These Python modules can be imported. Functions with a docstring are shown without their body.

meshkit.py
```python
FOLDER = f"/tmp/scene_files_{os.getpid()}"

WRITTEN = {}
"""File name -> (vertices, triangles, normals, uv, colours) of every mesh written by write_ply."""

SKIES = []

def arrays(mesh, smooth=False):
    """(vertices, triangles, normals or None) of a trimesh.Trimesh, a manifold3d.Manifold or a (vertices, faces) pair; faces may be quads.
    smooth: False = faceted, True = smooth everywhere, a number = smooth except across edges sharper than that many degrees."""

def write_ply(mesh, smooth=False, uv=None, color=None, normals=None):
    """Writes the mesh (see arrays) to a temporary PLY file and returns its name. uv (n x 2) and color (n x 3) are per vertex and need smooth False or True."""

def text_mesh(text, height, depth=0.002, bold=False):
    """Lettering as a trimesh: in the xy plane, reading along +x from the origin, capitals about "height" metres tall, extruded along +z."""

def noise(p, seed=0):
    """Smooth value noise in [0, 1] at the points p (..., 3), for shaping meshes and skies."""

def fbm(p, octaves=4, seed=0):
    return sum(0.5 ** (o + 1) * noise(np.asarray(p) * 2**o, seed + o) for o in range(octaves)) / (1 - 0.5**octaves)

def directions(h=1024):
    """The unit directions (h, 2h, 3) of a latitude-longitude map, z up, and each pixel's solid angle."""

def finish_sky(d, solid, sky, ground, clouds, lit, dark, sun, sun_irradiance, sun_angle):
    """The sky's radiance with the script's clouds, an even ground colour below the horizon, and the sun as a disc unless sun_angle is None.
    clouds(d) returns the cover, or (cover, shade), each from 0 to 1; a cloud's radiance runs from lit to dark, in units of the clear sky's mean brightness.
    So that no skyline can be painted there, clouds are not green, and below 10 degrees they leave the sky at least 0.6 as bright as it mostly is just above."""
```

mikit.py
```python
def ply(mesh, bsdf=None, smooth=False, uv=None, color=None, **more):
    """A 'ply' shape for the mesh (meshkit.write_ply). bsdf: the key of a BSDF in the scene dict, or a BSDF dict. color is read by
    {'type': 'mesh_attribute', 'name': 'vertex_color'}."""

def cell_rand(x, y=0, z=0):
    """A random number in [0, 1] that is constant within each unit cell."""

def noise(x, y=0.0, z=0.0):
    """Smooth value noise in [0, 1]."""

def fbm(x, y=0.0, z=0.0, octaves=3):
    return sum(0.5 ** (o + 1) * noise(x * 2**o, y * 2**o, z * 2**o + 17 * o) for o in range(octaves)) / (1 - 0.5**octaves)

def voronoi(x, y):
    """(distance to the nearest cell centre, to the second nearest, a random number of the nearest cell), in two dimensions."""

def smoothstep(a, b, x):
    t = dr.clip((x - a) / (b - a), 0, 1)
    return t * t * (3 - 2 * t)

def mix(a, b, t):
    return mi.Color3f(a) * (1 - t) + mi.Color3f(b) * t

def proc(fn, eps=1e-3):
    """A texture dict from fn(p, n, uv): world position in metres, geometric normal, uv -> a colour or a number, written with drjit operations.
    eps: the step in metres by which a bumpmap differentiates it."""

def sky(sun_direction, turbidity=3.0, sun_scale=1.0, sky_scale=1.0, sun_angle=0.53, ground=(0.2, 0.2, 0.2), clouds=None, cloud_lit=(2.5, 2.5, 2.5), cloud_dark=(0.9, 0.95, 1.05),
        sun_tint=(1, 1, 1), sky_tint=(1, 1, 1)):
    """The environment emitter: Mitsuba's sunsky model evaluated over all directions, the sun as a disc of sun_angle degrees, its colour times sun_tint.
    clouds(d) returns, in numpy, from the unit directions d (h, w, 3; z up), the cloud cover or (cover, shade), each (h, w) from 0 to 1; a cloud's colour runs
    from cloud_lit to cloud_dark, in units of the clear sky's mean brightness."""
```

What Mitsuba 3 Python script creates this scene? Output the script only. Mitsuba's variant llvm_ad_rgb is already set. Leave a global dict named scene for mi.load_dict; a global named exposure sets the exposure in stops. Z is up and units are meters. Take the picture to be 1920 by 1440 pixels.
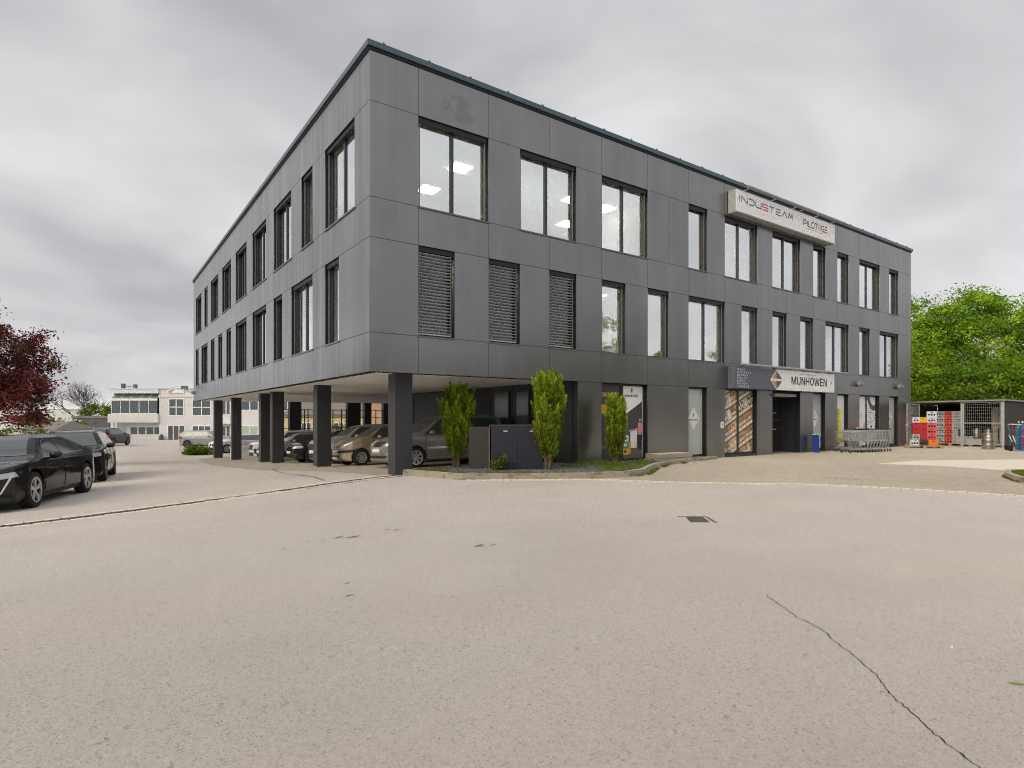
import math, random
import numpy as np, trimesh, drjit as dr, mitsuba as mi
import manifold3d as mf
from shapely.geometry import Polygon, box as sbox
import mikit, meshkit
T = mi.ScalarTransform4f
scene, labels = {}, {}
rng = np.random.default_rng(7)
random.seed(7)

# ------------------------------------------------------------------ camera, sky, exposure
# World frame: the building's near corner is the origin, its shop front runs along +x (plane y=0),
# its car-park front along +y (plane x=0).
EYE = np.array([-5.541, -13.854, 1.5])
scene['camera'] = {'type': 'perspective', 'fov': 2 * math.degrees(math.atan(960 / 1112.3)), 'fov_axis': 'x',
                   'near_clip': 0.05, 'far_clip': 3000.0,
                   'principal_point_offset_x': 0.0, 'principal_point_offset_y': -64.5 / 1440,
                   'to_world': T().look_at(origin=EYE.tolist(), target=(EYE + np.array([0.5778, 0.8161, 0])).tolist(), up=[0, 0, 1])}


def clouds(d):
    z = np.maximum(d[..., 2:3], 0.02)
    q = d[..., :2] / (z + 0.28)
    p = np.concatenate([q * 1.25 + [3.1, 7.7], 0 * z], -1)
    w = meshkit.fbm(p * 0.9 + 4.0, 3, 5)[..., None]
    n = meshkit.fbm(p * [1.0, 1.5, 1] + 1.3 * w, 5, 3)
    big = meshkit.fbm(p * 0.55 + 9.0, 2, 8)
    n2 = meshkit.fbm(p * [2.6, 3.2, 1] + 2.0 * w, 4, 12)
    shade = np.clip(0.36 + (n - 0.48) * 1.65 + (big - 0.5) * 0.9 + (n2 - 0.5) * 0.75, 0, 1)
    return np.ones_like(shade), shade


SUN = np.array([-1.0, -0.25, 0.66])
scene['sky'] = mikit.sky(SUN.tolist(), turbidity=4, sun_scale=0.3, sun_angle=40, sun_tint=(0.96, 1.0, 1.06), clouds=clouds,
                         cloud_lit=(1.52, 1.52, 1.55), cloud_dark=(0.82, 0.82, 0.87), ground=(0.25, 0.24, 0.22))
exposure = 2.45

# ------------------------------------------------------------------ naming helpers
used = set()


def numbered(name):
    key, k = name, 0
    while key in used:
        k += 1
        key = f'{name}_{k:03d}'
    used.add(key)
    return key


def tag(key, label=None, cat=None, group=None, kind=None):
    d = labels.setdefault(key, {})
    for k, v in (('label', label), ('category', cat), ('group', group), ('kind', kind)):
        if v:
            d[k] = v
    return key


def thing(name, label, cat, group=None):
    return tag(numbered(name), label, cat, group)


def obj(name, mesh, mat, parent=None, smooth=False, to_world=None, label=None, kind=None, color=None, **more):
    key = numbered(f'{parent}__{name}' if parent else name)
    d = mesh if isinstance(mesh, dict) else mikit.ply(mesh.mesh() if isinstance(mesh, M) else mesh, mat, smooth=smooth, color=color, **more)
    d = dict(d)
    if mat and 'bsdf' in d:
        d['bsdf'] = {'type': 'ref', 'id': mat}
    if to_world is not None:
        d['to_world'] = to_world
    scene[key] = d
    if label or kind:
        tag(key, label, None, None, kind)
    return key


def struct(name, mesh, mat, smooth=False, label=None, **k):
    key = obj(name, mesh, mat, smooth=smooth, **k)
    return tag(key, label, name.replace('_', ' '), None, 'structure')


# ------------------------------------------------------------------ mesh helpers
class M:
    def __init__(s):
        s.v, s.f, s.n = [], [], 0

    def add(s, v, f):
        v, f = np.asarray(v, float), np.asarray(f, int)
        if f.shape[1] == 4:
            f = np.vstack([f[:, [0, 1, 2]], f[:, [0, 2, 3]]])
        s.v.append(v); s.f.append(f + s.n); s.n += len(v)
        return s

    def tm(s, t):
        return s.add(t.vertices, t.faces)

    def box(s, x0, x1, y0, y1, z0, z1, mat=None):
        x0, x1 = min(x0, x1), max(x0, x1); y0, y1 = min(y0, y1), max(y0, y1); z0, z1 = min(z0, z1), max(z0, z1)
        v = np.array([[x, y, z] for x in (x0, x1) for y in (y0, y1) for z in (z0, z1)])
        if mat is not None:
            v = v @ mat[:3, :3].T + mat[:3, 3]
        return s.add(v, [[0, 1, 3, 2], [4, 6, 7, 5], [0, 4, 5, 1], [2, 3, 7, 6], [0, 2, 6, 4], [1, 5, 7, 3]])

    def tube(s, pts, r, n=6, cap=True):
        pts = np.asarray(pts, float)
        r = np.broadcast_to(np.asarray(r, float), (len(pts),))
        t = np.gradient(pts, axis=0) if len(pts) > 2 else np.repeat((pts[1:] - pts[:-1]), 2, 0)
        t /= np.maximum(np.linalg.norm(t, axis=1, keepdims=True), 1e-9)
        up = np.where(np.abs(t[:, 2:3]) < 0.9, [[0, 0, 1.0]], [[1.0, 0, 0]])
        a = np.cross(t, up); a /= np.linalg.norm(a, axis=1, keepdims=True)
        b = np.cross(t, a)
        ang = np.arange(n) * 2 * np.pi / n
        ring = pts[:, None] + r[:, None, None] * (np.cos(ang)[None, :, None] * a[:, None] + np.sin(ang)[None, :, None] * b[:, None])
        v = ring.reshape(-1, 3)
        f = []
        for i in range(len(pts) - 1):
            for j in range(n):
                k = (j + 1) % n
                f.append([i * n + j, i * n + k, (i + 1) * n + k, (i + 1) * n + j])
        s.add(v, f)
        if cap:
            for base, c in ((0, pts[0]), ((len(pts) - 1) * n, pts[-1])):
                s.add(np.vstack([v[base:base + n], c]), [[j, (j + 1) % n, n] for j in range(n)])
        return s

    def lathe(s, prof, n=20, center=(0, 0, 0), axis='z'):
        prof = np.asarray(prof, float)
        ang = np.arange(n) * 2 * np.pi / n
        v = np.stack([prof[:, None, 0] * np.cos(ang), prof[:, None, 0] * np.sin(ang), np.repeat(prof[:, 1:2], n, 1)], -1).reshape(-1, 3)
        if axis == 'y':
            v = v[:, [0, 2, 1]] * [1, 1, -1]
        v = v + np.asarray(center)
        f = [[i * n + j, i * n + (j + 1) % n, (i + 1) * n + (j + 1) % n, (i + 1) * n + j] for i in range(len(prof) - 1) for j in range(n)]
        return s.add(v, f)

    def quad(s, a, b, c, d):
        return s.add([a, b, c, d], [[0, 1, 2, 3]])

    def move(s, mat):
        for i, v in enumerate(s.v):
            s.v[i] = v @ mat[:3, :3].T + mat[:3, 3]
        return s

    def mesh(s):
        return trimesh.Trimesh(np.vstack(s.v), np.vstack(s.f), process=False)


def box(*a):
    return M().box(*a)


def rotz(a, x=0, y=0, z=0):
    c, s_ = math.cos(a), math.sin(a)
    return np.array([[c, -s_, 0, x], [s_, c, 0, y], [0, 0, 1, z], [0, 0, 0, 1.0]])


def tw(m):
    return T(np.asarray(m, float).tolist())


def extrude(poly, h):
    """A shapely polygon as a mesh in xy, extruded along z from 0 to h."""
    return trimesh.util.concatenate([trimesh.creation.extrude_polygon(g, h, engine='earcut') for g in getattr(poly, 'geoms', [poly])])


def wall_print(poly, y, depth=0.002):
    """Flat print on a plane facing -y: polygon given in (x, z)."""
    t = extrude(poly, depth)
    v = t.vertices
    return trimesh.Trimesh(np.stack([v[:, 0], y - v[:, 2], v[:, 1]], 1), t.faces, process=False)


def wall_text(text, x, z, y, h, width=None, bold=False, depth=0.004, spread=0.0):
    """Lettering on a plane facing -y, its left bottom at (x, z)."""
    if spread:
        parts, at = [], 0.0
        for ch in text:
            if ch == ' ':
                at += h * 0.6; continue
            m = meshkit.text_mesh(ch, h, depth, bold)
            b = m.bounds
            m.apply_translation([at - b[0][0], 0, 0]); at += b[1][0] - b[0][0] + spread
            parts.append(m)
        m = trimesh.util.concatenate(parts)
    else:
        m = meshkit.text_mesh(text, h, depth, bold)
    v = np.array(m.vertices)
    v[:, 0] -= v[:, 0].min()
    if width:
        v[:, 0] *= width / v[:, 0].max()
    return trimesh.Trimesh(np.stack([v[:, 0] + x, y - v[:, 2], v[:, 1] + z], 1), m.faces, process=False)


# ------------------------------------------------------------------ materials
def mat(name, c, rough=0.5, metal=0.0, spec=0.5, two=True, **k):
    c = c if isinstance(c, dict) else {'type': 'rgb', 'value': list(c)}
    b = {'type': 'principled', 'base_color': c, 'roughness': rough if not isinstance(rough, dict) else rough, 'metallic': metal, 'specular': spec, **k}
    scene[name] = {'type': 'twosided', 'bsdf': b} if two else b
    return name


F_ = mi.Float


def asphalt_fn(p, n, uv):
    big = mikit.fbm(p.x * 0.16, p.y * 0.16, 3.0)
    mid = mikit.fbm(p.x * 1.1, p.y * 1.1, 5.0)
    g1 = mikit.noise(p.x * 120, p.y * 120)
    g2 = mikit.noise(p.x * 210 + 7, p.y * 210)
    g3 = mikit.noise(p.x * 55 + 3, p.y * 55)
    g4 = mikit.noise(p.x * 27 + 31, p.y * 27)
    area = mikit.smoothstep(0.35, 0.7, mikit.fbm(p.x * 0.5 + 3, p.y * 0.5, 4.0))
    dark = mikit.smoothstep(0.66, 0.95, g1) * 0.55 + (mikit.smoothstep(0.78, 0.96, g3) * 0.45 + mikit.smoothstep(0.88, 0.97, g4) * 0.45) * (0.4 + 0.6 * area)
    light = mikit.smoothstep(0.72, 0.95, g2)
    worn = mikit.smoothstep(0.50, 0.74, mikit.fbm(p.x * 0.33 + 40, p.y * 0.62, 8.0))
    tone = 0.92 + 0.10 * (big - 0.5) + 0.09 * (mid - 0.5) + 0.11 * (g3 - 0.5) + 0.05 * (g4 - 0.5)
    tone = tone * (1 - 0.55 * dark) * (1 - 0.05 * worn) + 0.28 * light
    return mikit.mix((0.462, 0.432, 0.402), (0.444, 0.424, 0.405), mikit.smoothstep(0.3, 0.7, mikit.fbm(p.x * 0.3, p.y * 0.3, 2.0))) * tone


def asphalt_bump(p, n, uv):
    return mikit.noise(p.x * 120, p.y * 120) * 0.5 + mikit.noise(p.x * 210 + 7, p.y * 210) * 0.3 + mikit.noise(p.x * 55 + 3, p.y * 55) * 0.6


scene['asphalt'] = {'type': 'twosided', 'bsdf': {'type': 'bumpmap', 'scale': 0.0018, 'arbitrary': mikit.proc(asphalt_bump, eps=2e-3),
                    'bsdf': {'type': 'principled', 'base_color': mikit.proc(asphalt_fn), 'roughness': 0.85, 'specular': 0.25}}}


def paving_fn(p, n, uv):
    # weathered concrete block paving, 20 x 10 cm in stretcher bond
    r = dr.floor(p.y / 0.105)
    x = p.x / 0.21 + 0.5 * (r - 2 * dr.floor(r * 0.5))
    fx, fy = x - dr.floor(x), p.y / 0.105 - r
    joint = dr.maximum(mikit.smoothstep(0.46, 0.5, dr.abs(fx - 0.5)), mikit.smoothstep(0.42, 0.5, dr.abs(fy - 0.5)))
    tone = 0.90 + 0.12 * (mikit.cell_rand(x, p.y / 0.105) - 0.5) + 0.3 * (mikit.fbm(p.x * 0.35, p.y * 0.35, 1.0) - 0.5) + 0.12 * (mikit.noise(p.x * 60, p.y * 60) - 0.5)
    return mikit.mix((0.40, 0.365, 0.305), (0.25, 0.225, 0.18), joint * 0.6) * tone


mat('paving', mikit.proc(paving_fn), 0.85, spec=0.25)


def facade_fn(p, n, uv):
    left = mikit.smoothstep(0.5, 0.8, dr.abs(n.x))
    a = p.x + p.y
    s1 = mikit.fbm(a * 2.6, p.z * 0.22, 2.0)
    s2 = mikit.noise(a * 9.0, p.z * 0.35, 4.0)
    blot = mikit.fbm(a * 0.8, p.z * 0.9, 7.0)
    run = mikit.smoothstep(0.60, 0.86, mikit.noise(a * 6.3 + 11, p.z * 0.12, 9.0))
    sx, sz = (p.x - 2.55) / 0.62, (p.z - 9.82) / 0.40
    scar = mikit.smoothstep(1.0, 0.55, sx * sx + sz * sz) * mikit.smoothstep(0.42, 0.6, mikit.fbm(p.x * 5, p.z * 5, 3.0)) * mikit.smoothstep(0.5, 0.2, left)
    tone = 1.0 + (0.16 + 0.34 * left) * (s1 - 0.5) + (0.04 + 0.12 * left) * (s2 - 0.5) + 0.18 * (blot - 0.5) + run * (0.05 + 0.16 * left)
    return mi.Color3f(0.255, 0.254, 0.258) * tone * (1 - 0.16 * scar)


scene['facade'] = {'type': 'twosided', 'bsdf': {'type': 'principled', 'base_color': mikit.proc(facade_fn), 'roughness': 0.25, 'metallic': 0.86, 'specular': 0.5}}


def concrete_fn(p, n, uv):
    t = mikit.fbm(p.x * 2.2 + p.z * 3, p.y * 2.2, p.z * 4)
    g = mikit.noise(p.x * 60, p.y * 60, p.z * 60)
    moss = mikit.smoothstep(0.52, 0.75, mikit.fbm(p.x * 5, p.y * 5, p.z * 7))
    return mikit.mix((0.36, 0.33, 0.27), (0.17, 0.16, 0.085), moss * 0.75) * (0.75 + 0.4 * t + 0.25 * (g - 0.5))


mat('concrete', mikit.proc(concrete_fn), 0.9, spec=0.2)


def plaster_fn(p, n, uv):
    t = mikit.fbm(p.x * 0.7 + p.y * 0.7, p.z * 0.35, 3.0)
    return mi.Color3f(0.70, 0.715, 0.74) * (0.88 + 0.22 * t)


mat('plaster', mikit.proc(plaster_fn), 0.8, spec=0.2)


def soil_fn(p, n, uv):
    c = mikit.voronoi(p.x * 45, p.y * 45)
    return mikit.mix((0.075, 0.08, 0.095), (0.17, 0.175, 0.19), c[2]) * (0.55 + 0.5 * mikit.smoothstep(0.0, 0.25, c[1] - c[0]))


mat('gravel_bed', mikit.proc(soil_fn), 0.9)


def wood_fn(p, n, uv):
    g = mikit.noise(p.x * 14 + p.y * 14, p.z * 60 + (p.x - p.y) * 4)
    return mikit.mix((0.52, 0.38, 0.20), (0.36, 0.25, 0.12), g)


mat('wood', mikit.proc(wood_fn), 0.8)


def bark_fn(p, n, uv):
    return mi.Color3f(0.10, 0.085, 0.07) * (0.6 + 0.8 * mikit.fbm(p.x * 9, p.y * 9, p.z * 2.5))


mat('bark', mikit.proc(bark_fn), 0.9)


def shelf_fn(p, n, uv):
    # printed photograph of tilted shelves of bottles and boxes
    c, s = math.cos(0.40), math.sin(0.40)
    u, v = (p.x - 14.2) * c + p.z * s, -(p.x - 14.2) * s + p.z * c
    row = v / 0.58 + 0.35
    k = dr.floor(row)
    fr = row - k
    wid = 0.15 + 0.16 * mikit.cell_rand(k, 8)
    col = u / wid + mikit.cell_rand(k, 3) * 2
    kc = dr.floor(col)
    fc = col - kc
    h, h2, h3 = mikit.cell_rand(kc, k, 5), mikit.cell_rand(kc, k, 9), mikit.cell_rand(kc, k, 14)
    item = mikit.mix((0.55, 0.26, 0.06), (0.80, 0.60, 0.30), h)
    item = dr.select(h2 > 0.62, mikit.mix((0.05, 0.08, 0.05), (0.10, 0.24, 0.34), h3), item)
    item = dr.select((h2 > 0.40) & (h2 < 0.56), mi.Color3f(0.80, 0.76, 0.68), item)
    item = dr.select((h2 > 0.56) & (h2 < 0.62), mi.Color3f(0.55, 0.10, 0.08), item)
    # bottles stand in some bays, boxed goods with a pale frame in others
    b2 = col * 2.6
    fb = dr.abs(b2 - dr.floor(b2) - 0.5)
    neck = fr > 0.68
    bottle = dr.select(neck, fb < 0.13, fb < 0.40)
    glass = mikit.mix((0.42, 0.16, 0.03), (0.10, 0.07, 0.03), mikit.cell_rand(dr.floor(b2), k, 21)) * (1 + 1.2 * mikit.smoothstep(0.12, 0.0, dr.abs(fb - 0.18)))
    lab = (fr > 0.34) & (fr < 0.55)
    glass = dr.select(lab, mikit.mix((0.85, 0.80, 0.68), (0.30, 0.42, 0.40), mikit.cell_rand(dr.floor(b2), k, 23)), glass)
    shelfback = mikit.mix((0.72, 0.48, 0.22), (0.30, 0.18, 0.09), mikit.noise(u * 7, v * 7))
    boxed = dr.select((dr.abs(fc - 0.5) > 0.36) | (fr > 0.84), mi.Color3f(0.78, 0.64, 0.42), item)
    boxed = dr.select((dr.abs(fc - 0.5) < 0.2) & (fr > 0.36) & (fr < 0.66), mi.Color3f(0.86, 0.84, 0.78), boxed)
    base = dr.select(h3 > 0.42, dr.select(bottle, glass, shelfback), boxed)
    base = dr.select(fr > 0.90, mi.Color3f(0.13, 0.10, 0.09), base)
    tick = dr.abs(u / 0.26 - dr.floor(u / 0.26) - 0.5) < 0.40
    rail = mikit.mix((0.62, 0.72, 0.82), (0.86, 0.86, 0.85), mikit.smoothstep(0.0, 1.4, p.x - 14.2))
    base = dr.select(fr < 0.24, dr.select(tick & (fr > 0.05) & (fr < 0.20), rail, mi.Color3f(0.66, 0.48, 0.26)), base)
    base = dr.select((p.z - 1.75) - (p.x - 14.2) * 1.4 > -0.25, dr.select(p.z > 2.3, base, mi.Color3f(0.09, 0.34, 0.42)), base)
    return base * (0.72 + 0.5 * mikit.noise(p.x * 26, p.z * 26))


mat('poster_shelves', mikit.proc(shelf_fn), 0.35)


def steel_fn(p, n, uv):
    return mi.Color3f(0.56, 0.54, 0.50) * (0.75 + 0.4 * mikit.fbm(p.x * 5 + p.y * 5, p.z * 9, 1.0))


mat('keg_steel', mikit.proc(steel_fn), 0.28, 1.0)
leaf_tex = {'type': 'mesh_attribute', 'name': 'vertex_color'}
scene['leaves'] = {'type': 'principledthin', 'base_color': leaf_tex, 'roughness': 0.55, 'diff_trans': 0.7, 'spec_trans': 0.0, 'eta': 1.4}
scene['grass_blade'] = {'type': 'principledthin', 'base_color': leaf_tex, 'roughness': 0.6, 'diff_trans': 0.5, 'spec_trans': 0.0, 'eta': 1.4}
scene['window_glass'] = {'type': 'thindielectric', 'int_ior': 16.0, 'ext_ior': 1.0, 'specular_transmittance': {'type': 'rgb', 'value': [0.62, 0.68, 0.68]},
                         'specular_reflectance': {'type': 'rgb', 'value': [0.97, 1.0, 1.0]}}
scene['clear_glass'] = {'type': 'thindielectric', 'int_ior': 1.6, 'ext_ior': 1.0}

for nm, c, r in (('reveal', (0.018, 0.021, 0.026), 0.5), ('frame', (0.035, 0.040, 0.046), 0.4), ('black', (0.012, 0.012, 0.014), 0.5),
                 ('rail_grey', (0.34, 0.35, 0.37), 0.4), ('guide_grey', (0.16, 0.165, 0.175), 0.5), ('soffit', (0.80, 0.79, 0.75), 0.8), ('pillar', (0.042, 0.044, 0.050), 0.45),
                 ('interior_white', (0.78, 0.77, 0.74), 0.8), ('interior_floor', (0.25, 0.24, 0.22), 0.7), ('dark_wall', (0.030, 0.031, 0.036), 0.5),
                 ('dark_panel', (0.034, 0.034, 0.038), 0.4), ('sill_metal', (0.13, 0.135, 0.145), 0.4), ('slat_grey', (0.50, 0.51, 0.53), 0.4),
                 ('sign_white', (0.86, 0.87, 0.88), 0.4), ('sign_grey', (0.115, 0.125, 0.175), 0.4), ('sign_case', (0.35, 0.37, 0.38), 0.4),
                 ('ink_dark', (0.03, 0.033, 0.045), 0.5), ('ink_blue', (0.10, 0.12, 0.26), 0.5), ('ink_red', (0.60, 0.06, 0.08), 0.5), ('ink_grey', (0.42, 0.42, 0.45), 0.5),
                 ('ink_soft_red', (0.72, 0.42, 0.42), 0.5), ('ink_yellow', (0.80, 0.52, 0.02), 0.5), ('ink_lemon', (0.85, 0.70, 0.02), 0.5), ('ink_gold', (0.52, 0.33, 0.10), 0.5),
                 ('ink_white', (0.82, 0.82, 0.82), 0.5), ('ink_green', (0.06, 0.30, 0.12), 0.5), ('ink_skin', (0.55, 0.33, 0.23), 0.6), ('ink_brown', (0.16, 0.12, 0.10), 0.6),
                 ('ink_orange', (0.72, 0.30, 0.04), 0.5), ('ink_cyan', (0.10, 0.30, 0.42), 0.5), ('ink_pink', (0.75, 0.25, 0.35), 0.5), ('ink_slate', (0.10, 0.11, 0.15), 0.5),
                 ('frosted', (0.50, 0.55, 0.51), 0.35), ('poster_grey', (0.06, 0.06, 0.068), 0.35),
                 ('rubber', (0.016, 0.016, 0.017), 0.8), ('plastic_black', (0.02, 0.02, 0.022), 0.5), ('seam', (0.004, 0.004, 0.004), 0.7),
                 ('plate_white', (0.75, 0.75, 0.72), 0.4), ('plate_yellow', (0.75, 0.55, 0.05), 0.4), ('line_white', (0.55, 0.55, 0.53), 0.8),
                 ('drain_iron', (0.085, 0.075, 0.065), 0.7), ('cobble', (0.60, 0.56, 0.49), 0.85), ('crack_dark', (0.035, 0.03, 0.028), 0.9), ('stain_dark', (0.15, 0.135, 0.122), 0.9),
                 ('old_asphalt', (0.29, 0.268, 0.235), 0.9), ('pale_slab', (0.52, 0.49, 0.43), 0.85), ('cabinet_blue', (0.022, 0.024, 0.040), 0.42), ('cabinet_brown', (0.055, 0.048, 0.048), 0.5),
                 ('blue_bin', (0.012, 0.06, 0.32), 0.4), ('galv', (0.42, 0.44, 0.46), 0.5), ('shed_dark', (0.045, 0.040, 0.040), 0.7), ('corrugated', (0.30, 0.30, 0.27), 0.6),
                 ('crate_white', (0.62, 0.66, 0.74), 0.45), ('crate_pink', (0.62, 0.10, 0.10), 0.45), ('crate_red', (0.42, 0.012, 0.025), 0.45), ('crate_yellow', (0.75, 0.42, 0.01), 0.45),
                 ('crate_green', (0.035, 0.06, 0.030), 0.45), ('crate_orange', (0.75, 0.17, 0.01), 0.45), ('crate_grey', (0.42, 0.44, 0.48), 0.5), ('carton', (0.52, 0.50, 0.46), 0.8),
                 ('teal', (0.02, 0.22, 0.30), 0.45), ('truck_blue', (0.02, 0.10, 0.26), 0.45), ('cream_wall', (0.62, 0.56, 0.30), 0.8), ('house_roof', (0.20, 0.19, 0.185), 0.8), ('pink_wall', (0.62, 0.42, 0.30), 0.8),
                 ('shed_slate', (0.085, 0.095, 0.125), 0.6), ('chimney', (0.10, 0.11, 0.15), 0.7), ('hall_white', (0.62, 0.66, 0.66), 0.7), ('hill_green', (0.10, 0.125, 0.10), 0.95),
                 ('curtain', (0.42, 0.50, 0.42), 0.8), ('window_dark', (0.10, 0.125, 0.145), 0.12), ('conservatory_glass', (0.16, 0.26, 0.24), 0.12), ('granite', (0.40, 0.36, 0.29), 0.85),
                 ('grass_soil', (0.075, 0.10, 0.03), 0.95), ('litter_leaf', (0.30, 0.34, 0.12), 0.8), ('lamp_grey', (0.30, 0.30, 0.30), 0.4)):
    mat(nm, c, r)
mat('coping', (0.075, 0.125, 0.155), 0.35, 0.35)
mat('chrome', (0.72, 0.73, 0.74), 0.12, 1.0)
mat('wire_metal', (0.62, 0.64, 0.65), 0.3, 0.85)
mat('alloy', (0.60, 0.60, 0.61), 0.3, 0.6)
mat('alloy_dark', (0.16, 0.16, 0.17), 0.3, 0.6)
mat('car_glass', (0.12, 0.14, 0.15), 0.05, 0.55, spec=1.0)
mat('headlamp', (0.62, 0.64, 0.68), 0.08, 0.3, spec=1.0)
mat('tail_red', (0.45, 0.01, 0.012), 0.15, spec=0.8)
PAINT = {'black': (0.006, 0.007, 0.009), 'dark_grey': (0.03, 0.033, 0.04), 'white': (0.72, 0.73, 0.74), 'silver': (0.42, 0.44, 0.46), 'gold': (0.42, 0.36, 0.255), 'pewter': (0.27, 0.265, 0.25), 'burgundy': (0.045, 0.02, 0.022), 'grey': (0.27, 0.285, 0.30), 'ice': (0.50, 0.55, 0.62)}
for k_, c in PAINT.items():
    mat('paint_' + k_, c, 0.3 if k_ not in ('black', 'dark_grey') else 0.08, 0.35 if k_ in ('silver', 'gold', 'pewter', 'ice') else 0.0, spec=0.3 if k_ in ('black', 'dark_grey', 'burgundy') else 0.5, clearcoat=1.0, clearcoat_gloss=0.97)
scene['lamp_on'] = {'type': 'diffuse', 'reflectance': {'type': 'rgb', 'value': [0.8, 0.8, 0.75]}}


# ------------------------------------------------------------------ ground
def gz(x, y):
    x, y = np.asarray(x, float), np.asarray(y, float)
    t = np.clip((x + 6) / 7.0, 0, 1)
    k = 0.6 + 0.4 * t * t * (3 - 2 * t)
    yy = y - 0.4
    s = np.where(yy > 0, yy * yy / (yy + 1.2), 0)      # eases in past the kerb line
    s = np.minimum(s, 27.0)
    u = np.clip((y + 5.5) / 7.5, 0, 1)
    left = 0.037 * np.minimum(np.where(x < 0, x * x / (1.0 - x), 0), 9.0) * u * u * (3 - 2 * u)
    return -0.0415 * s * k - 0.006 * np.maximum(y - 30, 0) - left


def sheet(poly, off, cell=2.0):
    """A polygon laid on the ground, off metres above it."""
    x0, y0, x1, y1 = poly.bounds
    m = M()
    for i in range(int(math.floor(x0 / cell)), int(math.ceil(x1 / cell))):
        for j in range(int(math.floor(y0 / cell)), int(math.ceil(y1 / cell))):
            c = poly.intersection(sbox(i * cell, j * cell, (i + 1) * cell, (j + 1) * cell))
            for g in getattr(c, 'geoms', [c]):
                if g.geom_type != 'Polygon' or g.area < 1e-6:
                    continue
                v, f = trimesh.creation.triangulate_polygon(g, engine='earcut')
                m.add(np.column_stack([v, gz(v[:, 0], v[:, 1]) + off]), f)
    return m


def ground_grid(xs, ys):
    X, Y = np.meshgrid(xs, ys, indexing='ij')
    v = np.stack([X, Y, gz(X, Y)], -1).reshape(-1, 3)
    n, k = len(xs), len(ys)
    a = (np.arange(n - 1)[:, None] * k + np.arange(k - 1)[None]).ravel()
    return M().add(v, np.stack([a, a + k, a + k + 1, a + 1], 1))


ex = lambda a: np.concatenate([-np.array([900, 500, 300, 180, 120, 90])[:] * 1.0, a, np.array([120, 160, 250, 400, 600, 1000.0])])
struct('ground', ground_grid(ex(np.arange(-70, 92, 2.0)), ex(np.arange(-60, 110, 2.0))), 'asphalt', label='wide weathered grey asphalt yard around the dark office building')

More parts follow.
